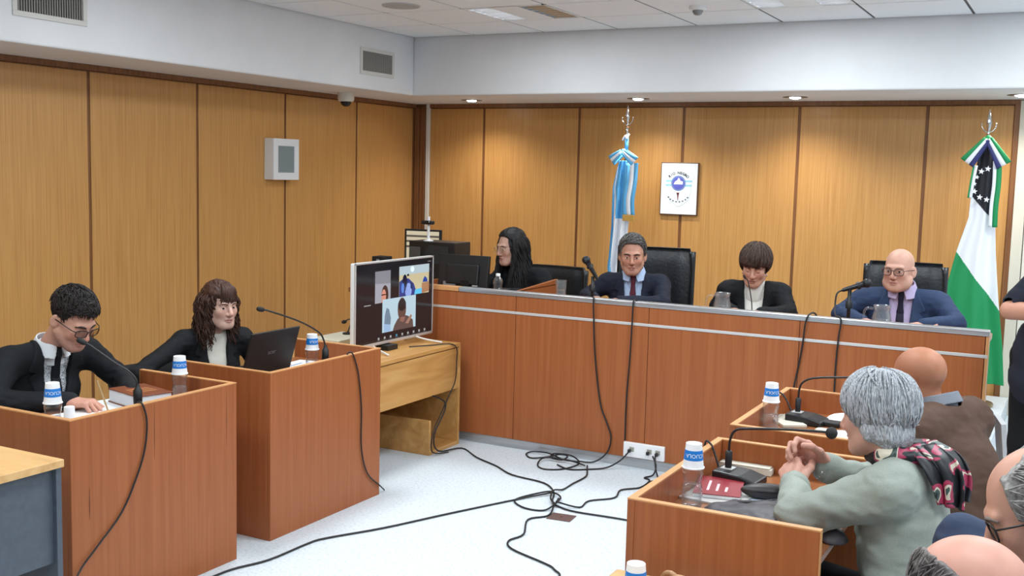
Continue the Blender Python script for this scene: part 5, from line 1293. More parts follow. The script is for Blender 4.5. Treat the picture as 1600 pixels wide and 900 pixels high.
            f4 = Fd(N + np.array((-.06, -.05, -.16)), N + np.array((.06, .16, .07)), .0036); f4.cap(N + np.array((0, .004 + colr, .016)), N + np.array((0, .010 + colr, -.03)), .017, .012, k=.004, sq=(1, .7, 1)); f4.cap(N + np.array((0, .008 + colr, -.025)), (N[0], ys, zq), .013, .017, k=.006, sq=(1, .5, 1)); f4.cap((N[0], ys, zq), (N[0], ys - .004, zq - .04), .017, .019, k=.006, sq=(1, .4, 1)); V_, Q_ = f4.net(); s.add('tie_knot', V_, Q_, tie)
        if collar is not None:
            f3 = Fd(N - .13, N + np.array((.13, .14, .12)), .0036); X3, Y3, Z3 = f3.full(); dx, dy = X3 - N[0], Y3 - N[1] - .006 - .12 * (Z3 - N[2])
            top = N[2] + colt - .34 * dy; rr = np.sqrt(dx * dx + dy * dy); R_ = colr + np.clip(top - Z3, 0, .1) * .40
            fr = np.clip(dy / .05, 0, 1); hgt = colh + .020 * fr
            wedge = np.where(dy > 0, (.002 + np.clip(top - Z3, 0, 1) * .42) - np.abs(dx), -1)
            F3 = np.maximum(np.maximum(np.abs(rr - R_) - .0036, np.maximum(Z3 - top, top - hgt - Z3)), wedge)
            F3 = np.minimum(F3, np.maximum(np.maximum(rr - colr - .001, N[2] - .075 - Z3), Z3 - top + .022))
            f3.F = F3.astype(np.float32); V_, Q_ = f3.net(); s.add('collar', relax(V_, Q_, 1, .4), Q_, collar)
        if cuff is not None:
            for k_, e_ in (('wl', 'el'), ('wr', 'er')):
                W_, E_ = s.J[k_], s.J[e_]; d = (W_ - E_) / np.linalg.norm(W_ - E_); MB().tube([W_ - d * .03, W_ + d * .012, W_ + d * .02], [.036 * s.arm, .034 * s.arm, .031 * s.arm], 14).build('shirt_cuff', cuff, s.o, smooth=True)
    def trousers(s, m_):
        f = s.field(.013, False, True); J = s.J; g = s.g; Pv = J['pelvis']; f.ell(Pv + np.array((0, 0, -.02)), (.17 * g, .135 * g, .11), .03)
        for sg, k_, a_ in ((-1, 'kl', 'al'), (1, 'kr', 'ar')):
            H_ = Pv + np.array((sg * .09, .02, -.03)); f.cap(H_, J[k_], .09 * g, .068 * g, k=.03); f.cap(J[k_], J[a_], .066 * g, .054, k=.02)
        V, Q = f.net(); V = displace(V, Q, .003 * vnoise(V * 20)); s.add('trousers', V, Q, m_)
        for sg, a_ in ((-1, 'al'), (1, 'ar')):
            A = J[a_]; f = Fd(A + np.array((-.07, -.09, -.12)), A + np.array((.07, .24, .08)), .009); z = A[2] - .06
            f.cap((A[0], A[1] - .02, z + .02), (A[0], A[1] + .17, z + .005), .042, .036, k=.02); f.cap(A + np.array((0, 0, -.02)), A + np.array((0, 0, .04)), .045, k=.03)
            X, Y_, Z_ = f.full(); f.F = np.maximum(f.F, (z - .025) - Z_).astype(np.float32); V, Q = f.net(); s.add('shoe', V, Q, SHOE)
    def seated_legs(s, seat, fwd=.42, foot=None, spread=.11, zf=.0):
        """local seated legs, added to joints"""
        P = s.J['pelvis']; 
        for sg, l in ((-1, 'l'), (1, 'r')):
            s.J['k' + l] = P + np.array((sg * spread, fwd, .0)); s.J['k' + l][2] = seat + .07
            s.J['a' + l] = np.array((P[0] + sg * spread, P[1] + (fwd - .05 if foot is None else foot), zf + .085))
SHOE = mat('shoe_black', lin(20, 18, 18), .35)
def sit(p, N, sw, drop, lean, pz, el, er, wl, wr, seat, g=1.0, arm=1.0, depth=1.0, fwd=.42, cf=1.0, cz=.19, zf=0.0):
    N = Vector(N); c, s_ = math.cos(p.yaw), math.sin(p.yaw); rt_ = Vector((c, s_, 0)); fw_ = Vector((-s_, c, 0))
    pel = N - fw_ * lean; pel.z = pz
    ch = N - fw_ * (lean * .35 - .012); ch.z = N.z - cz
    sh = N - fw_ * .012; sh.z = N.z - drop
    p.pose(dict(pelvis=pel, chest=ch, neck=N, sl=sh - rt_ * sw, sr=sh + rt_ * sw, el=el, er=er, wl=wl, wr=wr), g, arm, depth, cf)
    p.seated_legs(seat, fwd, zf=zf)
SH_WHITE = cloth_mat('white_shirt', (214, 218, 222), .8, .05)
SH_SPECK = ramp_mat('cloth_speckled_shirt', [(0.42, lin(96, 100, 108)), (0.5, lin(206, 210, 214)), (0.8, lin(222, 225, 228))], (260, 260, 260), rough=.8, coord='obj', detail=2)
SH_BLUE = cloth_mat('pale_blue_shirt', (176, 196, 226), .8, .06)
SH_LILAC = cloth_mat('lilac_shirt', (186, 172, 204), .8, .06)
BLACKC = cloth_mat('black_suit', (25, 27, 31), .8, .2)
BLACKB = cloth_mat('black_blazer', (22, 23, 26), .8, .2)
NAVY = cloth_mat('navy_suit', (28, 33, 48), .75, .2)
BLUEC = cloth_mat('blue_suit', (42, 58, 88), .7, .2)
TR_DARK = cloth_mat('dark_trousers', (24, 25, 30), .85)
def hairm(n, a, b, sc=(220, 60, 30), rough=.55): return ramp_mat('hair_' + n, [(0.3, lin(*a)), (0.7, lin(*b))], sc, rough=rough, coord='obj', detail=5, spec=.3)
HPEN = mat('pen_dark', lin(40, 36, 34), .4)

# ---- man writing, far left
p = Person('man in black suit, dark tie and glasses bent over his writing', -4.0, 3.05, 262)
sit(p, (-3.80, 3.07, .875), .185, .05, .20, .46, (-3.70, 3.36, .70), (-3.735, 2.745, .705), (-3.44, 3.18, .70), (-3.53, 2.935, .70), .36, 1.0, 1.0)
p.head((-3.665, 3.075, 1.005), 270, 30, 0, .97)
hd = dict(skin=(198, 150, 130), brow=(30, 24, 22), eye_open=.0026, eye_z=-.006, stubble=((96, 80, 76), .35))
p.body(hd, [((-3.53, 2.935, .695), (.9, .42, -.02), (0, 0, 1), dict(curl=((35, 45, 25), (40, 50, 30), (48, 55, 35), (52, 55, 35)), thumb=(25, 20)), 1), ((-3.44, 3.18, .69), (.85, -.5, 0), (0, 0, 1), dict(curl=(18, 20, 24, 28)), -1)])
p.suit(BLACKC, SH_SPECK, cloth_mat('black_tie', (22, 24, 30), .6), (.066, .01, .56), collar=SH_WHITE, cuff=None, colt=.036, colh=.034, colr=.056)
p.trousers(TR_DARK)
L1 = ((-.13, -.06), (-.03, -.055), (.0, -.01), (.03, .02), (.05, .055), (.075, .068), (.13, .072))
p.hair([hair_cap(.005, L1, (0, .004, .008), amp=(120, 60, 60, .002)), combed(900, 21, L1, .009, (0, .004, .010), flow=lambda q: Vector((q.x * 3, .8 if q.z > .06 else -.2, .5 if q.y > .03 else -.6)), steps=4, sl_=.009, rad=.0030, jit=.35, rise=.35, region=lambda q: q.z > .06), combed(500, 22, L1, .004, (0, .004, .006), steps=4, sl_=.008, rad=.0024, jit=.15)], hairm('near_black', (22, 18, 17), (48, 40, 38)))
frame_glasses(p.o, p.HM, .031, .017, .112, (20, 18, 18), .0024)
t = empty('ballpoint_pen', 'slim pen held upright in the writing man\'s hand', 'pen', (-3.40, 2.985, .665)); MB().tube([(0.03, .005, 0), (-.015, -.01, .125)], [.0035, .004], 8).build('barrel', mat('pen_tan', lin(170, 140, 100), .4), t)
# ---- woman with curly hair at the laptop
p = Person('woman with long curly brown hair in a black blazer behind the laptop', -4.02, 4.12, 243)
sit(p, (-3.893, 4.13, .805), .165, .05, .10, .42, (-3.82, 4.40, .56), (-3.95, 3.66, .64), (-3.58, 4.20, .69), (-3.72, 3.62, .655), .36, .92, .86, fwd=.36)
p.head((-3.845, 4.125, .945), 256, 4, 0, .94)
hd = dict(skin=(204, 166, 150), jaw=.9, brow=(66, 44, 36), brow_r=.003, ears=False, eye_open=.0044, lip=(170, 108, 104), gaze=(-.25, -.1))
p.body(hd, [((-3.58, 4.20, .685), (.9, -.2, 0), (0, 0, 1), dict(curl=(25, 28, 30, 32)), -1)])
p.suit(BLACKB, cloth_mat('cream_blouse', (222, 216, 204), .7, .05), None, (.058, .0, .44), e=.0)
p.trousers(TR_DARK)
def rootsc(rng):
    a = rng.uniform(-2.72, 2.72); b = rng.uniform(.0, .8)          # azimuth from back
    sx_, sy_ = math.sin(a), -math.cos(a)
    top = Vector((sx_ * .045 * b, -.014 + sy_ * .05 * b + (.02 if sy_ > 0 else 0), .118))
    wd = rng.uniform(.9, 1.18); fr = max(0, sy_)
    mid = Vector((sx_ * .088 * wd, -.016 + sy_ * .100 * wd * (1 - .35 * fr), .035)); mid2 = Vector((sx_ * .098 * wd, -.022 + sy_ * .095 * wd * (1 - .55 * fr), -.06)); end = Vector((sx_ * .112 * wd, -.018 + sy_ * .10 * wd * (1 - .4 * fr), rng.uniform(-.245, -.13)))
    return [top, mid, mid2, end]
p.hair([hair_cap(.010, ((-.13, -.10), (-.02, -.09), (.02, -.05), (.035, .02), (.06, .048), (.09, .046), (.13, .045)), ears=False, amp=(90, 40, 40, .005)), locks(360, 5, rootsc, 0, .0052, .011, 3.6, seg=20, sides=5)], hairm('brown', (38, 24, 20), (86, 56, 44)))
# fringe
def rootsf(rng):
    x = rng.uniform(-.05, .05); return [Vector((x * .4, .03, .125)), Vector((x * .8, .082, .098)), Vector((x, .099 - abs(x) * .35, .052)), Vector((x * 1.1, .103 - abs(x) * .45, .028 + rng.uniform(-.008, .01)))]
p.hair([locks(70, 6, rootsf, 0, .0036, .001, 1.0, sides=5)], hairm('brown', (0, 0, 0), (0, 0, 0)), 'fringe')
# ---- secretary with long black hair
p = Person('young woman with long black hair and glasses looking at the computer monitor', -3.32, 6.55, 168)
sit(p, (-3.345, 6.455, 1.005), .175, .06, .10, .62, (-3.07, 6.36, .84), (-3.60, 6.38, .86), (-3.22, 6.12, .875), (-3.50, 6.14, .875), .56, .98, 1.0, zf=.13)
p.head((-3.395, 6.40, 1.150), 153, 8, 0, .96)
hd = dict(skin=(202, 160, 142), brow=(28, 22, 20), brow_r=.003, ears=False, lip=(176, 100, 100), eye_open=.004, gaze=(0, -.2))
p.body(hd, [((-3.22, 6.12, .872), (-.2, -.95, 0), (0, 0, 1), dict(curl=(25, 28, 30, 32)), -1), ((-3.50, 6.14, .872), (0, -1, 0), (0, 0, 1), dict(curl=(25, 28, 30, 32)), 1)])
p.suit(cloth_mat('black_top', (20, 21, 25), .85), None, None, None)
p.trousers(TR_DARK)
def rootsl2(rng):
    sg = rng.choice((-1, 1)); k = rng.uniform(.85, 1.15)
    return [Vector((sg * .03, .02, .118)), Vector((sg * .080 * k, .035, .04)), Vector((sg * .090 * k, .045, -.07)), Vector((sg * .088 * k, .085, -.19)), Vector((sg * .075 * k, .125 + rng.uniform(-.01, .02), rng.uniform(-.37, -.29)))]
def rootsl(rng):
    a = rng.uniform(-2.35, 2.35); b = rng.uniform(0, .8); sx_, sy_ = math.sin(a), -math.cos(a); wd = rng.uniform(.92, 1.1); fr = max(0, sy_)
    return [Vector((sx_ * .04 * b, -.014 + sy_ * .04 * b, .122)), Vector((sx_ * .086 * wd, -.02 + sy_ * .10 * wd, .04)), Vector((sx_ * .098 * wd, -.03 + sy_ * .09 * wd, -.09)), Vector((sx_ * .125 * wd, -.03 + sy_ * .11 * wd + .025, -.20)), Vector((sx_ * .14 * wd, .0 + sy_ * .13 * wd + .035, rng.uniform(-.38, -.27)))]
p.hair([hair_cap(.011, ((-.13, -.12), (-.02, -.11), (.02, -.07), (.036, .03), (.052, .072), (.07, .088), (.13, .092)), ears=False, amp=(80, 40, 20, .003)), locks(330, 9, rootsl, 0, .0052, .009, 2.6, seg=20, sides=5), locks(110, 10, rootsl2, 0, .0055, .010, 3.0, seg=20, sides=5)], hairm('black', (12, 11, 12), (34, 31, 32)))
frame_glasses(p.o, p.HM, .030, .022, .114, (188, 160, 140), .0014, True)
pk = cloth_mat('pink_lanyard', (196, 150, 152), .6)
MB().tube(smooth_path([(-.055, .03, .995), (-.05, .10, .955), (-.03, .135, .85), (-.01, .14, .74)], 4), .007, 6).build('lanyard', pk, p.o, smooth=True)
MB().tube(smooth_path([(.055, .03, .995), (.085, .09, .965), (.105, .115, .90), (.12, .12, .82)], 4), .011, 6).build('scarf_edge', pk, p.o, smooth=True)
# ---- judge with red tie
p = Person('grey-haired man judge in navy suit and dark red tie', -2.53, 6.55, 199)
sit(p, (-2.522, 6.425, 1.012), .175, .055, .10, .62, (-2.27, 6.28, .87), (-2.80, 6.34, .87), (-2.475, 6.10, .885), (-2.655, 6.12, .885), .56, 1.02, 1.0, zf=.13)
p.head((-2.515, 6.37, 1.148), 200, 6, 0, .97)
hd = dict(skin=(190, 140, 118), brow=(52, 44, 40), eye_open=.0036, age=1.0, stubble=((140, 112, 100), .25), gaze=(0, .1))
p.body(hd, [((-2.475, 6.10, .882), (-.75, -.6, 0), (0, 0, 1), dict(curl=(25, 28, 30, 32)), -1), ((-2.655, 6.12, .882), (.7, -.7, 0), (0, 0, 1), dict(curl=(25, 28, 30, 32)), 1)])
p.suit(NAVY, SH_BLUE, cloth_mat('burgundy_tie', (92, 40, 54), .6), (.062, .01, .70), collar=SH_BLUE, cuff=None)
p.trousers(TR_DARK)
L4 = ((-.13, -.07), (-.03, -.065), (.002, -.015), (.018, -.012), (.03, .035), (.05, .075), (.075, .088), (.13, .092))
p.hair([hair_cap(.007, L4, (.002, .004, .008), amp=(60, 110, 60, .002)), combed(1100, 23, L4, .010, (.002, .004, .010), flow=lambda q: Vector((-.9, -.5, .15)) if q.z > .07 else Vector((0, -.7, -.7)), steps=5, sl_=.010, rad=.0028, jit=.18, rise=.12)], hairm('iron_grey', (50, 48, 48), (122, 118, 116)))
# ---- woman judge
p = Person('woman judge with short brown bob in black blazer and white top looking down', -1.70, 6.55, 194)
sit(p, (-1.740, 6.405, 1.000), .160, .035, .10, .62, (-1.51, 6.34, .865), (-1.96, 6.40, .865), (-1.62, 6.12, .88), (-1.79, 6.14, .88), .56, .98, .95, zf=.13)
p.head((-1.728, 6.355, 1.135), 186, 20, -4, .96)
hd = dict(skin=(196, 148, 128), jaw=.95, brow=(80, 58, 48), brow_r=.003, ears=False, age=.8, eye_open=.0012, eye_z=-.009, lip=(160, 90, 90))
p.body(hd, [((-1.62, 6.12, .877), (-.5, -.8, 0), (0, 0, 1), dict(curl=(25, 28, 30, 32)), -1), ((-1.79, 6.14, .877), (.5, -.8, 0), (0, 0, 1), dict(curl=(25, 28, 30, 32)), 1)])
wt = cloth_mat('white_knit', (226, 224, 216), .85, .05)
p.suit(BLACKB, wt, None, (.060, .01, .66), e=.002)
f = Fd(p.J['neck'] - .1, p.J['neck'] + .12, .005); f.cap(p.J['neck'] + np.array((0, -.005, -.05)), p.J['neck'] + np.array((0, .02, .03)), .066, .060, k=.01); V, Q = f.net(); p.add('turtleneck', V, Q, wt)
p.trousers(TR_DARK)
L5 = ((-.16, -.075), (-.03, -.07), (.015, -.05), (.032, -.02), (.045, .03), (.062, .044), (.13, .046))
p.hair([hair_cap(.014, L5, (0, .002, .004), ears=False, amp=(95, 30, 14, .002), grow=(.004, 0, 0)), combed(1300, 24, L5, .016, (0, .002, .004), (.004, 0, 0), steps=8, sl_=.013, rad=.0030, jit=.12)], hairm('chestnut', (44, 32, 28), (92, 70, 60)))
for sg in (-1, 1):
    e = MB().sphere((sg * .074, .004, -.060), .0055, 10, 8).build('earring', CHROME, p.o, smooth=True); e.matrix_basis = p.HM
# ---- bald judge
p = Person('bald man judge with glasses in blue suit and lilac shirt', -.905, 6.56, 187)
sit(p, (-.905, 6.425, 1.028), .215, .060, .10, .62, (-.60, 6.31, .89), (-1.215, 6.34, .89), (-.74, 6.10, .89), (-1.06, 6.12, .885), .56, 1.14, 1.05, zf=.13)
p.head((-.918, 6.37, 1.160), 170, 3, 0, .97)
hd = dict(skin=(206, 158, 138), fat=.004, jaw=1.05, brow=(150, 116, 96), brow_r=.003, eye_open=.0040, age=.7, stubble=((176, 132, 118), .2), gaze=(0, 0))
p.body(hd, [((-.74, 6.10, .887), (-.7, -.6, 0), (0, 0, 1), dict(curl=(25, 28, 30, 32)), -1), ((-1.06, 6.12, .882), (.7, -.6, 0), (0, 0, 1), dict(curl=(25, 28, 30, 32)), 1)])
p.suit(BLUEC, SH_LILAC, cloth_mat('dark_navy_tie', (26, 26, 44), .6), (.066, .01, .68), collar=SH_LILAC, wr=.0035, colr=.066, neckr=.064)
p.trousers(TR_DARK)
frame_glasses(p.o, p.HM, .032, .018, .113, (70, 36, 40), .0022)
# ---- grey-haired woman, foreground
p = Person('grey-haired woman in a sage green jumper and patterned scarf fiddling with her hands', -.37, 3.12, 80)
sit(p, (-.405, 3.12, .885), .165, .055, .06, .43, (-.665, 2.985, .715), (-.52, 3.40, .73), (-.715, 3.185, .745), (-.655, 3.315, .775), .36, 1.02, 1.02, depth=1.0, fwd=.40)
p.head((-.482, 3.105, 1.004), 74, 10, 0, .92)
hd = dict(skin=(200, 154, 136), jaw=.95, brow=(150, 140, 136), brow_r=.003, ears=False, eye_open=.003, lip=(176, 112, 106))
p.body(hd, [((-.715, 3.185, .748), (-.35, .72, .35), (-.55, -.4, .70), dict(curl=((45, 55, 35), (50, 60, 35), (55, 60, 40), (58, 60, 40)), thumb=(30, 25)), -1), ((-.655, 3.315, .782), (-.75, -.2, .55), (.35, .85, .3), dict(curl=((30, 60, 40), (40, 60, 40), (48, 62, 40), (55, 62, 40)), thumb=(20, 30)), 1)])
SAGE = cloth_mat('sage_knit', (150, 156, 147), .9, .08, 260)
p.suit(SAGE, None, None, None, e=.006, wr=.0058, name='jumper', h=.0058)
for k_, e_ in (('wl', 'el'), ('wr', 'er')):
    W_, E_ = p.J[k_], p.J[e_]; d = (W_ - E_) / np.linalg.norm(W_ - E_); MB().tube([W_ - d * .04, W_ - d * .02, W_ + d * .005, W_ + d * .008], [.042, .046, .043, .030], 16).build('jumper_cuff', SAGE, p.o, smooth=True)
p.trousers(TR_DARK)
L7 = ((-.16, -.115), (-.03, -.11), (.008, -.085), (.034, -.05), (.052, .0), (.07, .04), (.13, .05))
p.hair([hair_cap(.010, L7, (0, -.003, .006), ears=False, amp=(110, 90, 14, .004), grow=(.004, .002, 0), extra=[((0, -.045, -.045), (.074, .060, .075)), ((0, .0, -.035), (.086, .045, .055))]), combed(1500, 25, L7, .011, (0, -.003, .007), (.005, .003, 0), (.015, -.03, .13), steps=12, sl_=.013, rad=.0035, jit=.15, k0=(.96, 1.05), rise=.03), combed(150, 26, L7, .014, (0, -.003, .008), (.005, .003, 0), (.015, -.03, .13), steps=9, sl_=.013, rad=.004, jit=.25, rise=.10)], hairm('silver', (104, 106, 110), (206, 209, 214), (320, 320, 60), .6))
# bracelet and scarf
W_, E_ = p.J['wr'], p.J['er']; d = Vector((W_ - E_) / np.linalg.norm(W_ - E_)); u_ = d.orthogonal().normalized(); v_ = d.cross(u_)
mb = MB()
for k in range(14):
    a = 2 * PI * k / 14; mb.sphere(Vector(W_) + d * .018 + (u_ * math.cos(a) + v_ * math.sin(a)) * .032, .0058, 8, 6)
mb.build('bracelet', CHROME, p.o, smooth=True)
def patch_mat(name):
    m = ramp_mat(name, [(0.36, lin(20, 22, 26)), (0.47, lin(24, 30, 32)), (0.50, lin(166, 54, 84)), (0.56, lin(150, 44, 72)), (0.58, lin(206, 196, 176)), (0.64, lin(60, 78, 72)), (0.72, lin(18, 18, 22))], (18, 18, 18), rough=.45, coord='obj', detail=1, dist=.8)
    for n in m.node_tree.nodes:
        if n.type == 'VALTORGB': n.color_ramp.interpolation = 'CONSTANT'
    return m
SCARF = patch_mat('patterned_silk'); Np = p.J['neck']
f = Fd(Np - .14, Np + np.array((.14, .16, .12)), .005)
pts = [Np + np.array((.075 * math.sin(a), .005 + .070 * math.cos(a), .018 + .012 * math.cos(a) * -1)) for a in np.linspace(0, 2 * PI, 15)]
for a, b_ in zip(pts[:-1], pts[1:]): f.cap(a, b_, .024, k=.012)
V, Q = f.net(); V = displace(V, Q, .006 * vnoise(V * np.array((40, 40, 60)))); p.add('scarf', V, Q, SCARF)
# scarf tail falling on the far shoulder blade: draped, folded cloth
def tail(Lp, Rp, n=18):
    vs = []; fs = []; A = smooth_path(Lp, 6); B = smooth_path(Rp, 6); m_ = len(A)
    for i in range(m_):
        for j in range(n + 1):
            u = j / n; q = A[i].lerp(B[i], u); q = q + Vector((-.012 * math.sin(u * PI * 4 + i * .12) * min(1, .3 + i / m_), 0, 0)); vs.append(tuple(q))
    for i in range(m_ - 1):
        for j in range(n): k = i * (n + 1) + j; fs.append((k, k + 1, k + n + 2, k + n + 1))
    me = bpy.data.meshes.new('scarf_tail'); me.from_pydata(vs, [], fs); me.polygons.foreach_set('use_smooth', [True] * len(fs)); o = link('scarf_tail', me, SCARF, p.o); q = o.modifiers.new('thick', 'SOLIDIFY'); q.thickness = .006
nx, ny, nz = Np
tail([(nx - .06, ny - .030, nz + .045), (nx - .085, ny - .075, nz + .010), (nx - .085, ny - .105, nz - .035), (nx - .075, ny - .120, nz - .085)], [(nx - .01, ny - .085, nz + .060), (nx - .03, ny - .15, nz + .030), (nx - .03, ny - .175, nz - .03), (nx - .03, ny - .175, nz - .10)])
tail([(nx - .05, ny - .035, nz + .052), (nx - .06, ny - .085, nz + .028), (nx - .055, ny - .125, nz - .02), (nx - .045, ny - .140, nz - .07)], [(nx + .02, ny - .075, nz + .062), (nx + .03, ny - .14, nz + .035), (nx + .03, ny - .175, nz - .02), (nx + .03, ny - .170, nz - .09)])
# ---- bald man in brown jacket
p = Person('bald man in a brown jacket seen from behind at the far right desk', -.36, 4.2, 66)
sit(p, (-.425, 4.175, .825), .20, .055, .10, .42, (-.60, 3.97, .64), (-.56, 4.50, .66), (-.60, 4.05, .69), (-.62, 4.40, .69), .36, 1.36, 1.2, depth=1.1, fwd=.36)
p.head((-.515, 4.205, .926), 66, 12, 0, 1.0)
hd = dict(skin=(168, 112, 84), brow=(60, 46, 40), eye_open=.004, stubble=((90, 66, 56), .3))
p.body(hd, [((-.60, 4.05, .688), (-.3, .9, 0), (0, 0, 1), dict(curl=(25, 28, 30, 32)), -1), ((-.62, 4.40, .688), (-.8, -.3, 0), (0, 0, 1), dict(curl=(25, 28, 30, 32)), 1)])
BROWN = cloth_mat('brown_jacket', (82, 60, 48), .75, .12)
p.suit(BROWN, SH_BLUE, None, (.05, .0, .45), collar=cloth_mat('grey_collar', (120, 124, 132), .8), wr=.005, colr=.062)
p.trousers(TR_DARK)
# ---- bearded man with glasses at the right edge
p = Person('balding bearded man with glasses looking down at the right edge', .08, 2.25, 92)
sit(p, (.055, 2.17, .935), .20, .05, .10, .46, (-.02, 2.00, .66), (-.19, 2.46, .885), (-.26, 2.14, .62), (-.12, 2.30, .74), .40, 1.1, 1.1)
p.head((-.040, 2.165, 1.062), 97, 27, 0, .95)
hd = dict(skin=(198, 148, 126), brow=(120, 108, 100), eye_open=.003, eye_z=-.005)
p.body(hd, [((-.26, 2.14, .62), (-.9, .2, -.2), (0, 0, 1), dict(curl=(25, 28, 30, 32)), -1)])
p.suit(cloth_mat('blue_jacket', (52, 62, 84), .8, .12), SH_WHITE, None, (.05, .0, .6), collar=SH_WHITE)
p.trousers(cloth_mat('jeans', (50, 62, 86), .85))
GREYH = hairm('grey', (96, 92, 90), (172, 168, 164), (200, 80, 80), .55)
ring = lambda X, Y_, Z_: np.maximum(Z_ - (.118 - .40 * (Y_ + .03)), Y_ - .045)
p.hair([hair_cap(.007, ((-.13, -.07), (-.03, -.065), (.0, -.03), (.03, .0), (.13, .02)), (0, 0, 0), amp=(120, 80, 80, .003), face=ring), combed(500, 31, ((-.13, -.07), (-.03, -.065), (.0, -.03), (.03, .0), (.06, .03), (.13, .09)), .007, flow=lambda q: Vector((0, -.8, -.5)), steps=4, sl_=.01, rad=.0024, region=lambda q: q.z < .118 - .40 * (q.y + .03) and q.y < .045)], GREYH)
f = Fd((-.09, -.02, -.15), (.09, .13, -.02), .0036); f.ell((0, .036, -.078), (.060, .058, .050), .01); f.cap((-.014, .080, -.108), (.014, .080, -.108), .020, k=.02); f.ell((0, .105, -.067), (.022, .02, .009), .006, sub=True)
X, Y_, Z_ = f.full(); f.F = np.maximum(f.F, np.maximum(Z_ + .052 - .02 * np.abs(X) / .05, -.002 - Y_)).astype(np.float32); V, Q = f.net(); V = displace(V, Q, .0022 * vnoise(V * 130)); p.hair([(V, Q)], GREYH, 'beard')
frame_glasses(p.o, p.HM, .031, .019, .101, (18, 18, 20), .0022)
# ---- bald crown at the bottom edge
p = Person('man with bald shiny crown at the bottom edge, seen from above', -.12, 1.70, 300)
sit(p, (-.135, 1.72, .855), .20, .05, .06, .42, (-.33, 1.80, .60), (.08, 1.50, .60), (-.12, 1.86, .52), (.10, 1.72, .52), .38, 1.1, 1.1, fwd=.33)
p.head((-.112, 1.742, 1.006), 300, 16, 0, .93)
hd = dict(skin=(200, 146, 128), brow=(120, 110, 104), eye_open=.004)
p.body(hd, [])
p.suit(cloth_mat('charcoal_jumper', (40, 42, 46), .85), None, None, None)
p.trousers(TR_DARK)
ring2 = lambda X, Y_, Z_: np.maximum(Z_ - (.045 - .35 * (Y_ + .03)), Y_ - .03)
p.hair([combed(420, 33, ((-.13, -.07), (-.03, -.065), (.0, -.03), (.03, .0), (.13, .0)), .005, flow=lambda q: Vector((0, -.8, -.5)), steps=4, sl_=.01, rad=.0022, region=lambda q: q.z < .045 - .35 * (q.y + .03) and q.y < .03), hair_cap(.002, ((-.13, -.07), (-.03, -.065), (.0, -.03), (.03, .0), (.13, .0)), (0, 0, 0), amp=(120, 80, 80, .003), face=ring2)], hairm('dark_grey', (70, 62, 60), (130, 122, 118), (200, 80, 80), .55))
# ---- standing person with crossed arms at the right edge
p = Person('standing person in dark clothes with crossed arms at the right edge', -.045, 5.38, 140)
p.pose(dict(pelvis=(-.105, 5.38, .90), chest=(.03, 5.37, 1.22), neck=(.06, 5.36, 1.42), sl=(.20, 5.25, 1.365), sr=(-.075, 5.47, 1.365), el=(.14, 5.06, 1.09), er=(-.285, 5.36, 1.085), wl=(-.10, 5.13, 1.12), wr=(-.06, 5.17, 1.10), kl=(-.04, 5.33, .48), kr=(-.19, 5.40, .48), al=(-.02, 5.36, .085), ar=(-.20, 5.42, .085)), 1.0, 1.0)
p.head((.05, 5.33, 1.585), 140, 0, 0, .97)
hd = dict(skin=(196, 142, 118), brow=(30, 26, 24))
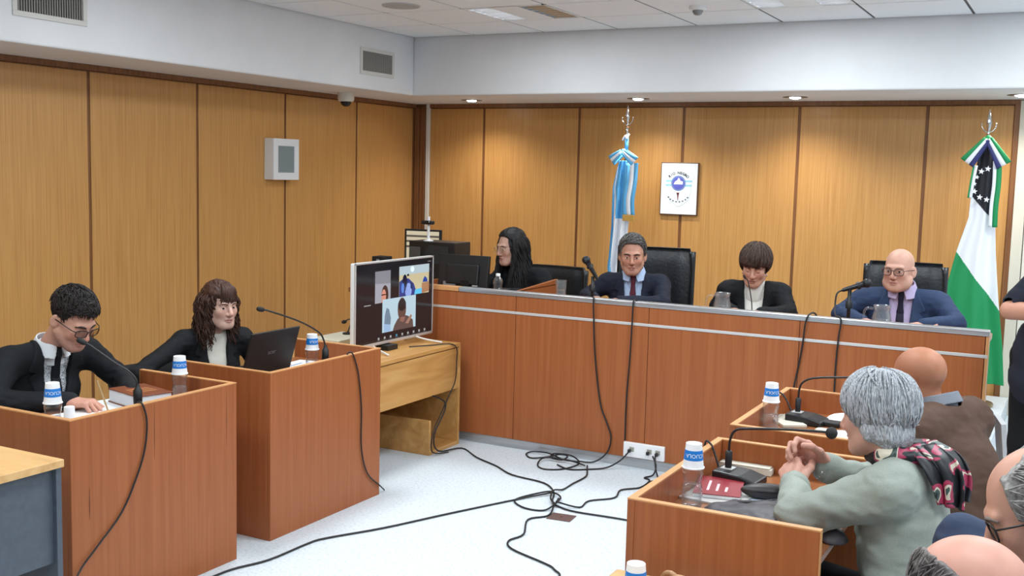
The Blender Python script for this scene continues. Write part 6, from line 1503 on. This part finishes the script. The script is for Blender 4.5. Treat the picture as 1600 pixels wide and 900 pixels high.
# bare forearms belong to the body
f = Fd(np.minimum(np.minimum(p.J['er'], p.J['wl']), np.minimum(p.J['el'], p.J['wr'])) - .1, np.maximum(np.maximum(p.J['el'], p.J['wr']), np.maximum(p.J['er'], p.J['wl'])) + .1, .006)
for E, W_ in (('el', 'wl'), ('er', 'wr')): f.cap(p.J[E], p.J[W_], .044, .031, k=.006)
bare = f.net()
p.body(hd, [((-.10, 5.13, 1.12), (-.85, .5, -.05), (-.5, -.85, .2), dict(curl=(20, 24, 26, 28)), -1), ((-.06, 5.17, 1.10), (.85, -.5, .0), (-.5, -.85, .2), dict(curl=(30, 34, 36, 38)), 1)], [bare])
f = p.field(.009, False); p.torso(f, .006, False)
for S, E in (('sl', 'el'), ('sr', 'er')): f.cap(p.J[S], p.J[S] * .12 + p.J[E] * .88, .064, .056, k=.03)
f.cap(p.J['pelvis'] + np.array((0, 0, .05)), p.J['pelvis'] + np.array((0, 0, -.12)), .14, .165, k=.03, sq=(1.15, .9, 1)); V, Q = f.net(); V = p.wrinkle(V, Q, .003); p.add('shirt', V, Q, cloth_mat('dark_navy_shirt', (32, 35, 46), .85))
p.trousers(cloth_mat('black_trousers', (18, 18, 20), .9))
p.hair([hair_cap(.012)], hairm('near_black', (0, 0, 0), (0, 0, 0)))
MB().lathe([(.15, 0), (.152, .02), (.15, .035)], 28, Matrix.Translation((0, p.J['pelvis'][1], 1.0)) @ Matrix.Diagonal((1.06, .80, 1, 1)), cap=False).build('belt', mat('belt_grey', lin(120, 118, 116), .4, .4), p.o, smooth=True)
# ---- slouchy leather bag on the foreground desk
t = empty('leather_bag', 'slouchy dark grey-brown leather bag on the foreground desk', 'bag', (-.80, 3.02, DZ))
f = Fd((-.17, -.17, -.01), (.30, .22, .10), .006)
f.ell((-.02, .06, .004), (.13, .10, .028), .03); f.ell((.07, .03, .012), (.11, .10, .034), .04); f.cap((-.10, .02, .0), (.10, -.06, .004), .03, .035, k=.03); f.ell((.10, .04, .02), (.09, .08, .035), .04); f.cap((.16, 0, .0), (.24, -.03, -.0), .045, .04, k=.04)
X, Y_, Z_ = f.full(); f.F = np.maximum(f.F, -Z_ + .001).astype(np.float32); V, Q = f.net(); n_ = vnoise(V * np.array((14, 22, 20))); V = displace(V, Q, .007 * n_ + .004 * vnoise(V * 45)); V[:, 2] = np.maximum(V[:, 2], .001)
link('bag_body', npmesh('bag_body', V, Q), ramp_mat('grey_leather', [(0.3, lin(52, 48, 52)), (0.7, lin(76, 72, 76))], (30, 30, 30), rough=.5, coord='obj'), t)
MB().tube(smooth_path([(-.08, .10, .02), (0, .06, .045), (.08, .11, .05), (.16, .10, .04), (.20, .04, .03)], 5), .006, 8).build('strap', mat('strap_black', lin(30, 28, 30), .5), t, smooth=True)
